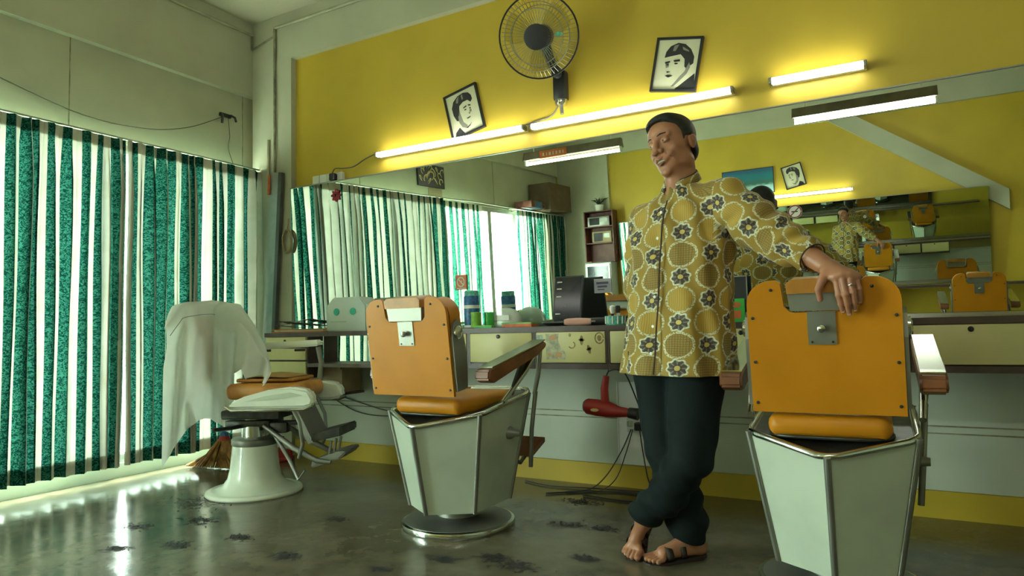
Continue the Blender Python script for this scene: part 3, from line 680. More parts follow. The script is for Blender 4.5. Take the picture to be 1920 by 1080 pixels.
# opposite counter (seen in the mirror only)
t = worktop('counter top along the opposite wall, seen in the mirror', B + 0.42, B + 0.06, -3.0, 2.0, 0)
for i in range(4):
    t = thing('drawer_unit', ['leftmost', 'second from left', 'third from left', 'rightmost'][i] + ' of the four cream drawer units under the opposite counter, seen mirrored', 'drawer unit', (-2.7 + i * 0.6, B + 0.2, 0.79), 0, 'opposite drawer units')
    pb(t, 'carcass', (-2.98 + i * 0.6, B + 0.06, 0.684), (-2.402 + i * 0.6, B + 0.40, 0.884), 'edge'); pb(t, 'drawer_front', (-2.96 + i * 0.6, B + 0.402, 0.70), (-2.42 + i * 0.6, B + 0.415, 0.875), 'cream', 0.002)

# ================================================================ THINGS ON THE COUNTER
CT = 0.911
bm = nb()
t = thing('dispenser_box', 'frosted white plastic box with two green dots beside the middle chair', 'box', (-3.18, 3.47, CT), 0.08)
bm = nb(); prism(bm, [(-0.165, 0), (0.165, 0), (0.165, 0.17), (0.115, 0.228), (-0.105, 0.228), (-0.165, 0.17)], lambda a, b, h: (a, -0.075 + h, b), 0.15)
bmesh.ops.bevel(bm, geom=[e for e in bm.edges], offset=0.008, segments=2, affect='EDGES'); obj('body', bm, 'frost', t, smooth=40)
for x in (-0.075, 0.060):
    bm = nb(); lathe(bm, [(0.024, 0), (0.024, 0.003)], 20, (x, -0.0755, 0.132), (0, -1, 0)); obj('green_dot', bm, 'dgreen', t)
bm = nb(); bx(bm, (-0.06, -0.077, 0.066), (0.13, 0.003, 0.006)); obj('slot', bm, 'pipe', t)
t = thing('newspaper', 'crumpled grey newspaper lying on an orange folder at the counter end', 'newspaper', (-3.58, 3.44, CT + 0.03), 0.15)
bm = nb(); rnd = random.Random(3)
for k in range(5):
    vs = [[bm.verts.new((-0.19 + i * 0.065 + rnd.uniform(-.01, .01), -0.10 + j * 0.05, 0.012 + k * 0.009 + 0.012 * math.sin(i * 1.3 + k * 2 + j) * (0.5 + k * 0.2))) for i in range(7)] for j in range(5)]
    for j in range(4):
        for i in range(6): bm.faces.new((vs[j][i], vs[j][i + 1], vs[j + 1][i + 1], vs[j + 1][i]))
o = obj('sheets', bm, mat('newsprint', (0.30, 0.30, 0.24), 0.8, var=0.6, vs=45), t); o['kind'] = 'stuff'
t = thing('folder', 'orange folder under the newspaper at the left end of the counter', 'folder', (-3.57, 3.44, CT), 0.1)
bm = nb(); bx(bm, (0, 0, 0.004), (0.44, 0.22, 0.008), bev=0.002); obj('back_cover', bm, 'vinyl', t)
bm = nb(); bx(bm, (0.005, 0, 0.014), (0.42, 0.20, 0.012)); obj('papers', bm, 'paper', t)
bm = nb(); bx(bm, (0, 0, 0.022), (0.44, 0.22, 0.005), bev=0.001); obj('front_cover', bm, 'vinyl', t)
# can
t = thing('spray_can', 'tall blue printed powder can standing behind the middle chair', 'can', (-2.215, 3.45, CT))
bm = nb(); lathe(bm, [(0.046, 0), (0.048, 0.004), (0.048, 0.190), (0.044, 0.196)], 28); obj('can_body', bm, 'blue', t, smooth=50)
bm = nb(); lathe(bm, [(0.0485, 0.0), (0.0485, 0.014)], 28, (0, 0, 0.006)); obj('white_band', bm, 'white', t, smooth=50); bm = nb(); lathe(bm, [(0.0486, 0.0), (0.0486, 0.02)], 28, (0, 0, 0.12)); obj('white_band', bm, 'white', t, smooth=50)
bm = nb(); lathe(bm, [(0.044, 0.196), (0.044, 0.222), (0.038, 0.228)], 28); obj('cap', bm, 'teal', t, smooth=50)
def tub(label, x, y, r, h, m, lid=None, name='tub', cat='tub'):
    t = thing(name, label, cat, (x, y, CT)); bm = nb(); lathe(bm, [(r * 0.92, 0), (r, 0.004), (r, h)], 24); obj('body', bm, m, t, smooth=50)
    bm = nb(); lathe(bm, [(r * 1.03, h), (r * 1.03, h + 0.008), (r * 0.9, h + 0.011)], 24); obj('lid', bm, lid or m, t, smooth=50); return t
tub('lime green tub in front of the blue can', -2.155, 3.40, 0.030, 0.085, 'lime')
tub('green tub just right of the lime tub', -2.095, 3.45, 0.028, 0.085, 'green')
tub('squat jar with a yellow-green lid beside the middle chair back', -2.29, 3.42, 0.045, 0.030, 'clear', 'lime', 'jar', 'jar')
t = thing('tissue_pouch', 'translucent white plastic pouch behind the green tubs', 'pouch', (-2.02, 3.52, CT))
bm = nb(); lathe(bm, [(0.10, 0), (0.11, 0.02), (0.10, 0.07), (0.07, 0.105), (0.03, 0.118), (0.002, 0.12)], 20); bmesh.ops.scale(bm, vec=(1, 0.45, 1), verts=bm.verts); obj('pouch_body', bm, 'frost', t, smooth=80)
bm = nb(); bx(bm, (0.0, -0.05, 0.06), (0.1, 0.004, 0.03), bev=0.001); obj('label_patch', bm, 'white', t)
def flatbox(label, x, y, sx, sy, h, m, rz=0, m2=None, name='flat_box', cat='box', z=CT):
    t = thing(name, label, cat, (x, y, z), rz); bm = nb(); bx(bm, (0, 0, h / 2), (sx, sy, h), bev=min(0.003, h / 5)); obj('box_body', bm, m, t)
    bm = nb(); bx(bm, (0, 0, h * 0.86), (sx + 0.003, sy + 0.003, h * 0.22)); obj('lid_edge', bm, m2 or 'white', t); return t
flatbox('flat green packet lying before the green tubs', -2.07, 3.36, 0.11, 0.05, 0.016, 'green', 0.1, 'lime')
flatbox('long flat box with green lid and orange base on the counter', -1.87, 3.42, 0.19, 0.09, 0.028, 'orange', 0.03, 'green')
# black screen leaning on the mirror
t = thing('black_panel', 'black rectangular screen panel leaning on the mirror right of the curtain gap', 'panel', (-1.60, 3.47, CT), 0.0)
t.rotation_euler = (-0.20, 0, 0.0)
bm = nb(); bx(bm, (0, 0, 0.145), (0.175, 0.018, 0.29), bev=0.003); obj('casing', bm, 'black', t)
bm = nb(); bx(bm, (0, -0.0095, 0.145), (0.160, 0.002, 0.272)); q = obj('screen', bm, 'glass_dark', t)
bm = nb()
for z in (0.07, 0.17, 0.215, 0.255): bx(bm, (-0.055, -0.011, z), (0.030, 0.001, 0.006))
obj('marks', bm, 'paper', q)
bm = nb(); bx(bm, (0, -0.05, 0.006), (0.22, 0.09, 0.012), bev=0.003, rot=None); obj('foot', bm, 'dkmetal', t)
# combs, clippers, brushes
def comb(label, x, y, rz, m='black2', L=0.18, z=CT):
    t = thing('comb', label, 'comb', (x, y, z), rz); bm = nb(); bx(bm, (0, 0.012, 0.002), (L, 0.010, 0.004), bev=0.001); obj('spine', bm, m, t)
    bm = nb()
    for i in range(26): bx(bm, (-L / 2 + 0.006 + i * (L - 0.012) / 25, -0.003, 0.0015), (0.003, 0.022, 0.002))
    obj('teeth', bm, m, t); return t
comb('black comb lying beside the flat green packet', -2.13, 3.335, 0.25)
comb('dark comb lying left of the flat green and orange box', -2.02, 3.40, -0.6, z=CT)
comb('black comb lying in front of the black screen panel', -1.66, 3.345, 0.05)
comb('pale comb lying right of the green and orange box', -1.74, 3.38, -0.3, 'teal', 0.15)
def clipper(label, x, y, rz, m, z=CT):
    t = thing('hair_clipper', label, 'clipper', (x, y, z), rz)
    bm = nb(); rr = [(-0.08, 0.014), (-0.06, 0.020), (0, 0.022), (0.045, 0.020), (0.065, 0.016)]
    tube(bm, [(a, 0, 0.0225) for a, b in rr], [b for a, b in rr], 12); obj('body', bm, m, t, smooth=60)
    bm = nb(); bx(bm, (0.078, 0, 0.024), (0.022, 0.034, 0.010), bev=0.002); obj('blade', bm, 'steel', t)
    return t
clipper('pink and white hair clipper on the counter left of the man', -1.49, 3.39, 0.3, mat('pink_plastic', (0.66, 0.36, 0.30), 0.4))
clipper('black hair clipper beside the teal basket', -1.40, 3.45, 0.3, 'black')
clipper('second black hair clipper tucked behind the pink one', -1.46, 3.53, -0.1, 'black2')
t = thing('basket', 'small teal and white basket of brushes beside the man', 'basket', (-1.30, 3.44, CT))
bm = nb(); lathe(bm, [(0.045, 0), (0.052, 0.05), (0.049, 0.05), (0.043, 0.006)], 18); bmesh.ops.scale(bm, vec=(1.1, 0.8, 1), verts=bm.verts); obj('basket_body', bm, 'teal', t)
bm = nb(); 
for k in range(12): a = 2 * PI * k / 12; bx(bm, (0.0545 * math.cos(a), 0.0405 * math.sin(a), 0.028), (0.006, 0.006, 0.04))
obj('basket_ribs', bm, 'white', t)
def brush(label, x, y, m, hm, lean=0.2):
    t = thing('shaving_brush', label, 'brush', (x, y, CT + 0.012)); t.rotation_euler = (lean, lean * .6, 0)
    bm = nb(); lathe(bm, [(0.009, 0), (0.011, 0.02), (0.007, 0.04), (0.011, 0.052)], 14); obj('handle', bm, hm, t, smooth=60)
    bm = nb(); lathe(bm, [(0.010, 0.052), (0.016, 0.075), (0.014, 0.092), (0.002, 0.097)], 14); obj('bristles', bm, m, t, smooth=60)
brush('white-bristled brush in the teal basket', -1.315, 3.435, 'white', 'black', 0.15); brush('dark round brush in the teal basket', -1.285, 3.45, 'black2', 'white', -0.2)
t = thing('picture_card', 'green printed card standing on the counter between man and right chair', 'card', (-0.690, 3.55, CT))
bm = nb(); bx(bm, (0, 0, 0.06), (0.075, 0.012, 0.12), bev=0.002); obj('card_body', bm, 'green', t)
bm = nb(); prism(bm, ell(0, 0.088, 0.02, 0.014), lambda a, b, h: (a, -0.0062 - h, b), 0.0008); prism(bm, [(-.02, .02), (.02, .02), (.02, .06), (-.02, .06)], lambda a, b, h: (a, -0.0062 - h, b), 0.0008); obj('card_print', bm, 'orange', t)
t = thing('small_frame', 'small silver-edged dark frame standing behind the green card', 'frame', (-0.70, 3.62, CT))
bm = nb(); bx(bm, (0, 0, 0.12), (0.10, 0.012, 0.24)); obj('dark_plate', bm, 'black2', t)
for a, b in (((0, -0.008, 0.237), (0.104, 0.006, 0.006)), ((0.05, -0.008, 0.12), (0.005, 0.006, 0.24)), ((-0.05, -0.008, 0.12), (0.005, 0.006, 0.24))):
    bm = nb(); bx(bm, a, b); obj('silver_edge', bm, 'steel', t)
# stickers on the mirror glass (slightly leaning plane)
def my(z): return D - 0.032 - (z - 0.9) * math.tan(TH)
def mstick(name, label, x, z, w, h, m, extra=()):
    t = thing(name, label, 'sticker', (x, my(z) - 0.0012, z)); t.rotation_euler = (TH, 0, 0)
    bm = nb(); bx(bm, (0, 0, 0), (w, 0.0014, h)); obj('backing_film', bm, m, t)
    for polys, m2 in extra:
        bm = nb()
        for p in polys: prism(bm, [(a * w, b * h) for a, b in p], lambda u, v, k: (u, -0.0008 - k, v), 0.0006)
        obj('printed_mark', bm, m2, t)
    return t
ring = lambda cx, cz, R, r: ell(cx, cz, R, R, 0, 355, 26) + ell(cx, cz, r, r, 355, 0, 26)
mstick('mirror_sticker', 'square orange sticker with a pale ring sign on the mirror', -2.43, 1.212, 0.085, 0.095, 'orange', [([ring(-.02, .02, .36, .26), [(-.26, .18), (-.2, .24), (.24, -.16), (.18, -.24)], [(-.10, .10), (.12, .10), (.12, .04), (-.10, .04)], [(-.42, -.44), (.42, -.44), (.42, -.38), (-.42, -.38)]], 'paper')])
mstick('mirror_sticker', 'pale lavender sticker with two dark text lines on the mirror', -1.456, 1.14, 0.105, 0.082, mat('lavender_paper', (0.60, 0.64, 0.78), 0.5), [([[(-.36, .28), (.34, .28), (.34, .12), (-.36, .12)], [(-.3, .02), (.26, .02), (.26, -.12), (-.3, -.12)], [(-.3, -.22), (.1, -.22), (.1, -.3), (-.3, -.3)]], mat('violet_ink', (0.16, 0.17, 0.36), 0.5))])
nsg = thing('mirror_sticker', 'small round no-smoking sticker on the mirror above the right arm', 'sticker', (-0.41, my(1.46) - 0.001, 1.46)); nsg.rotation_euler = (TH, 0, 0)
bm = nb(); prism(bm, ell(0, 0, 0.034, 0.034), lambda a, b, h: (a, -h, b), 0.0008); obj('disc', bm, 'white', nsg)
bm = nb(); prism(bm, ring(0, 0, 0.033, 0.027), lambda a, b, h: (a, -0.001 - h, b), 0.0005); prism(bm, [(-.022, -.018), (-.018, -.022), (.022, .018), (.018, .022)], lambda a, b, h: (a, -0.001 - h, b), 0.0005); obj('ring_mark', bm, mat('dull_red', (0.25, 0.03, 0.02), 0.5), nsg)
bm = nb(); prism(bm, [(-.016, -.003), (.014, -.003), (.014, .003), (-.016, .003)], lambda a, b, h: (a, -0.001 - h, b), 0.0004); obj('cigarette_mark', bm, 'ink', nsg)
fl = thing('flower_sticker', 'red flower sticker at the upper left of the mirror', 'sticker', (-3.487, my(1.90) - 0.001, 1.90)); fl.rotation_euler = (TH, 0, 0)
for k in range(8):
    a = 2 * PI * k / 8; bm = nb(); prism(bm, ell(0.028 * math.cos(a), 0.028 * math.sin(a), 0.020, 0.011, rot=math.degrees(a)), lambda u, w, h: (u, -h, w), 0.0012); obj('petal', bm, mat('deep_red_film', (0.30, 0.015, 0.03), 0.4) if k == 0 else bpy.data.materials['deep_red_film'], fl)

# ================================================================ HAIR DRYER, ADAPTER, CORDS, WALL LIGHT PATCH
t = thing('hair_dryer', 'red hair dryer hanging upside down from the counter edge', 'hair dryer', (-1.30, 3.255, 0.49))
bm = nb(); tube(bm, [(-0.105, 0, 0.008), (-0.095, 0, 0.008), (-0.04, 0, 0.003), (0.02, 0, -0.004), (0.075, 0, -0.014), (0.13, 0, -0.016)], [0.034, 0.040, 0.043, 0.040, 0.027, 0.021], 20); obj('barrel', bm, 'red', t, smooth=60)
bm = nb(); tube(bm, [(0.002, 0, 0.02), (0.0, 0, 0.10), (0.012, 0, 0.165)], [0.022, 0.020, 0.016], 14); obj('handle', bm, 'red', t, smooth=60)
bm = nb(); tube(bm, [(0.126, 0, -0.016), (0.175, 0, -0.022)], [0.026, 0.030], 18); obj('nozzle', bm, 'black', t, smooth=50)
bm = nb(); tube(bm, [(-0.112, 0, 0.008), (-0.106, 0, 0.008)], [0.028, 0.030], 18); obj('air_intake', bm, 'dkmetal', t)
bm = nb(); prism(bm, ell(-0.04, -0.004, 0.022, 0.008), lambda a, b, h: (a, -0.042 - h, b), 0.002); obj('badge', bm, 'gold', t)
bm = nb(); tube(bm, [(0.012, 0, 0.16), (0.014, 0.03, 0.195)], 0.0025, 6); obj('hanging_loop', bm, 'cable', t)
ctube('cord', [(0.012, 0, 0.165), (0.03, 0.0, 0.19), (0.07, 0.01, 0.195), (0.105, 0.03, 0.17), (0.125, 0.10, 0.06), (0.13, 0.20, -0.06), (0.10, 0.36, -0.13)], 0.0035, 'cable', t)
t = thing('wall_light_patch', 'white panel standing in for a patch of light on the lower wall behind the hair dryer', 'sheet', (-1.255, D - 0.014, 0.36))  # near-white panel stands in for a bright patch of light on the wall
bm = nb(); bx(bm, (0, -0.004, 0), (0.29, 0.006, 0.46)); obj('sheet', bm, mat('light_patch_white', (0.95, 0.97, 0.94), 0.3, var=0.02), t)
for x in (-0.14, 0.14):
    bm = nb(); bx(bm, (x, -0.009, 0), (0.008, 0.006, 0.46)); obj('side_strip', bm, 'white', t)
t = thing('power_adapter', 'black adapter plugged in a low wall outlet below the hair dryer', 'adapter', (-1.27, D - 0.02, 0.35))
bm = nb(); bx(bm, (-0.03, -0.008, 0), (0.08, 0.016, 0.075), bev=0.004); obj('outlet_plate', bm, 'white', t)
bm = nb(); bx(bm, (0.03, -0.04, 0), (0.085, 0.045, 0.045), bev=0.008); obj('adapter_body', bm, 'black', t)
bm = nb(); bx(bm, (-0.045, -0.03, 0.01), (0.03, 0.03, 0.03), bev=0.005); obj('plug', bm, 'clear', t)
def cordset(label, pts, r=0.0035, m='cable'): return tag(ctube('cord', pts, r, m), label, 'cord')
cordset('black cord dropping straight from the adapter to the floor', [(-1.31, D - 0.05, 0.33), (-1.36, D - 0.06, 0.22), (-1.44, D - 0.10, 0.08), (-1.52, D - 0.16, 0.006), (-1.62, D - 0.26, 0.005)])
cordset('thin cord hanging close beside the straight black cord', [(-1.30, D - 0.05, 0.33), (-1.34, D - 0.06, 0.2), (-1.39, D - 0.10, 0.06), (-1.46, D - 0.2, 0.006), (-1.60, D - 0.30, 0.005)], 0.0028)
cordset('cord curving from the adapter down behind the man', [(-1.26, D - 0.05, 0.33), (-1.24, D - 0.06, 0.2), (-1.20, D - 0.09, 0.05), (-1.10, D - 0.2, 0.006), (-1.02, D - 0.25, 0.005)], 0.0032)
cordset('black cable looped along the floor by the yellow skirting', [(-1.70, D - 0.35, 0.006), (-1.55, D - 0.24, 0.006), (-1.35, D - 0.16, 0.006), (-1.15, D - 0.17, 0.006), (-1.05, D - 0.26, 0.006), (-1.25, D - 0.33, 0.006), (-1.5, D - 0.30, 0.006)], 0.005)
cordset('second floor cable running towards the left chair', [(-1.95, D - 0.12, 0.006), (-1.75, D - 0.18, 0.006), (-1.5, D - 0.14, 0.007), (-1.2, D - 0.10, 0.006)], 0.004)
for k, z in enumerate((0.60, 0.52)):
    cordset(['upper', 'lower'][k] + ' cable sagging along the lower wall behind the left chair', [(-3.70, D - 0.03, 0.50), (-3.35, D - 0.03, 0.42 - 0.07 * k), (-3.0, D - 0.035, 0.36 - 0.03 * k), (-2.7, D - 0.03, 0.40 - 0.02 * k), (-2.45, D - 0.03, 0.42)], 0.004, 'gcable')
t = thing('carton', 'brown carton standing under the open shelf beside the left chair', 'carton', (-3.47, 3.55, 0.49))
pb(t, 'carton_body', (-3.655, 3.47, 0.50), (-3.28, D - 0.05, 0.678), 'carton'); pb(t, 'flap', (-3.655, 3.455, 0.655), (-3.28, 3.469, 0.678), 'carton')
t.name = 'carton'
pb(t, 'support_board', (-3.70, 3.42, 0.485), (-3.25, D - 0.05, 0.499), 'edge')
# broom and red dustpan
t = thing('straw_broom', 'straw fan broom resting on the floor behind the left chair', 'broom', (-4.0, 3.10, 0))
bm = nb(); rnd = random.Random(2)
for k in range(150):
    a = rnd.uniform(-1, 1); d_ = rnd.uniform(-1, 1)
    tip = Vector((a * 0.27 + (-0.02), d_ * 0.055 + 0.03 * a, 0.006 + 0.012 * abs(d_)))
    if a < -0.85: tip.z += 0.0
    mid = Vector((a * 0.13, d_ * 0.05, 0.13 - 0.04 * a * a)); top = Vector((a * 0.03, d_ * 0.022, 0.205))
    tube(bm, [tip, mid, top], [0.007, 0.006, 0.003], 4)
o = obj('straw', bm, mat('straw', (0.33, 0.17, 0.045), 0.7, var=0.6, vs=18), t); o['kind'] = 'stuff'
bm = nb(); tube(bm, [(0, 0, 0.195), (0, 0, 0.225)], [0.040, 0.032], 12); obj('red_binding', bm, 'red', t)
bm = nb(); tube(bm, [(0, 0, 0.222), (0, 0, 0.285)], [0.031, 0.020], 12); obj('blue_binding', bm, 'blue', t)
bm = nb(); tube(bm, [(0, 0, 0.28), (0.02, 0.10, 0.95)], 0.011, 8); obj('handle', bm, 'carton', t)
t = thing('dustpan', 'red plastic dustpan behind the left chair base', 'dustpan', (-3.93, 3.52, 0), 0.2)
bm = nb(); prism(bm, [(-0.10, 0), (0.10, 0), (0.09, 0.07), (-0.09, 0.09)], lambda a, b, h: (a, h, b), 0.012); prism(bm, [(-0.10, 0), (0.10, 0), (0.09, -0.14), (-0.09, -0.14)], lambda a, b, h: (a, b, h), 0.008); obj('pan', bm, 'red', t)
bm = nb(); tube(bm, [(0, 0.0, 0.08), (0, 0.03, 0.16)], 0.012, 8); obj('handle', bm, 'red', t)
# things reflected: carton on the far curtain rail, blue box, wall rack, glazed cabinet
t = thing('shelf_ledge', 'narrow ledge above the far curtains carrying boxes, seen in the mirror', 'ledge', (XL + 0.02, -1.35, 2.22))
pb(t, 'ledge_board', (XL - 0.045, -2.12, 2.195), (XL + 0.07, -0.62, 2.212), 'wall')
for y in (-0.7, -1.3, -2.0): pb(t, 'bracket', (XL - 0.045, y - 0.01, 2.175), (XL + 0.05, y + 0.01, 2.194), 'steel')
t = thing('carton', 'large brown carton on the ledge in the far corner, seen in the mirror', 'carton', (XL + 0.14, -1.55, 2.213))
pb(t, 'carton_body', (XL - 0.03, -1.90, 2.213), (XL + 0.30, -1.20, 2.59), 'dcarton'); pb(t, 'tape', (XL - 0.032, -1.57, 2.59), (XL + 0.302, -1.53, 2.592), 'carton')
t = thing('blue_box', 'blue and red flat box on the ledge, seen in the mirror', 'box', (XL + 0.14, -0.85, 2.213))
pb(t, 'box_body', (XL + 0.0, -1.02, 2.213), (XL + 0.26, -0.80, 2.30), 'blue'); pb(t, 'box_end', (XL + 0.0, -0.799, 2.213), (XL + 0.26, -0.70, 2.30), 'wood')
t = thing('cloth_bundle', 'dark red bundle lying between the blue box and the carton, seen in the mirror', 'bundle', (XL + 0.18, -1.10, 2.213))
bm = nb(); lathe(bm, [(0.06, 0.0), (0.09, 0.02), (0.07, 0.07), (0.02, 0.09)], 14); obj('bundle', bm, 'wood', t, smooth=90); bm = nb(); tube(bm, [(0.03, 0, 0.085), (0.01, 0.01, 0.12)], 0.01); obj('knot', bm, 'wood', t)
t = thing('wall_rack', 'dark red-brown wall rack holding radios, seen in the mirror', 'rack', (-3.70, B + 0.05, 1.45))
pb(t, 'back_board', (-3.92, B + 0.052, 1.45), (-3.47, B + 0.07, 2.20), 'wood')
for x in (-3.92, -3.485): pb(t, 'side_board', (x, B + 0.07, 1.45), (x + 0.015, B + 0.24, 2.20), 'wood')
for z in (1.45, 1.72, 1.96, 2.185): pb(t, 'shelf', (-3.905, B + 0.07, z), (-3.485, B + 0.24, z + 0.015), 'wood')
def radio(label, x, z, w, h, m):
    t = thing('radio', label, 'radio', (x, B + 0.16, z)); pb(t, 'casing', (x - w / 2, B + 0.09, z), (x + w / 2, B + 0.22, z + h), m, 0.006)
    pb(t, 'speaker_grille', (x - w * .4, B + 0.2205, z + 0.02), (x + w * .05, B + 0.225, z + h - 0.02), 'black2'); pb(t, 'dial', (x + w * .12, B + 0.2205, z + h * .4), (x + w * .42, B + 0.224, z + h * .8), 'steel')
radio('silver radio on the middle shelf of the wall rack, seen in the mirror', -3.70, 1.976, 0.34, 0.14, 'steel'); radio('cream radio on the lower shelf of the wall rack, seen in the mirror', -3.66, 1.736, 0.30, 0.16, 'carton')
t = thing('potted_plant', 'dark spiky plant in a white pot on the wall rack, seen mirrored', 'plant', (-3.70, B + 0.15, 2.201))
bm = nb(); lathe(bm, [(0.05, 0), (0.065, 0.09), (0.06, 0.09), (0.05, 0.08)], 16); obj('pot', bm, 'white', t)
bm = nb(); rnd = random.Random(5)
for k in range(22):
    a = rnd.uniform(0, 6.28); l = rnd.uniform(0.08, 0.16); tube(bm, [(0, 0, 0.08), (math.cos(a) * l * .5, math.sin(a) * l * .3, 0.08 + l * .6), (math.cos(a) * l, math.sin(a) * l * .5, 0.08 + l * .7)], [0.006, 0.007, 0.001], 4)
o = obj('leaves', bm, mat('dark_leaf', (0.02, 0.04, 0.02), 0.5), t); o['kind'] = 'stuff'
t = thing('glazed_cabinet', 'pale glass-fronted cabinet under the wall rack, seen in the mirror', 'cabinet', (-3.71, B + 0.05, 0))
pb(t, 'cabinet_body', (-3.91, B + 0.052, 0.0), (-3.51, B + 0.30, 1.44), 'wall_low'); d_ = pb(t, 'door', (-3.895, B + 0.301, 0.55), (-3.525, B + 0.318, 1.42), 'alu')
q = box('door_glass', (-3.87, B + 0.319, 0.58), (-3.55, B + 0.323, 1.39), 'glass_dark'); q.parent = d_

# ================================================================ HAIR CLIPPINGS on the floor
bm = nb(); rnd = random.Random(11)
clumps = [(-1.35, 2.88, .05), (-1.18, 2.9, .03), (-1.42, 2.35, .04), (-1.30, 2.30, .05), (-1.6, 2.25, .03), (-3.35, 2.42, .10), (-3.0, 2.2, .05), (-2.6, 2.1, .03), (-1.1, 2.5, .03), (-2.2, 2.0, .03), (-2.75, 1.9, .04), (-1.75, 2.05, .02), (-0.9, 2.15, .03), (-1.45, 3.30, .05), (-2.4, 2.5, .03), (-3.2, 2.0, .04), (-2.95, 1.75, .03), (-1.15, 2.05, .03)]
for x, y, s_ in clumps:
    for k in range(int(60 + s_ * 900)):
        px, py = x + rnd.gauss(0, s_), y + rnd.gauss(0, s_ * .6); a = rnd.uniform(0, 6.28); l = rnd.uniform(.006, .018)
        c_, s2 = math.cos(a) * l, math.sin(a) * l; w_ = 0.0022
        v = [bm.verts.new((px + i * c_ + j * -s2 / l * w_, py + i * s2 + j * c_ / l * w_, 0.0012 + 0.002 * (i == 0))) for i, j in ((-1, -1), (-1, 1), (0, 1), (0, -1))]; v2 = [bm.verts.new((px + c_ - s2 / l * w_ * j, py + s2 + c_ / l * w_ * j, 0.0012)) for j in (1, -1)]
        bm.faces.new(v); bm.faces.new((v[3], v[2], v2[0], v2[1]))
o = obj('hair_clippings', bm, 'black2', kind='stuff'); tag(o, 'dark hair clippings scattered in clumps over the cement floor', 'hair')
o['label'] = 'dark hair clippings scattered in clumps over the cement floor'
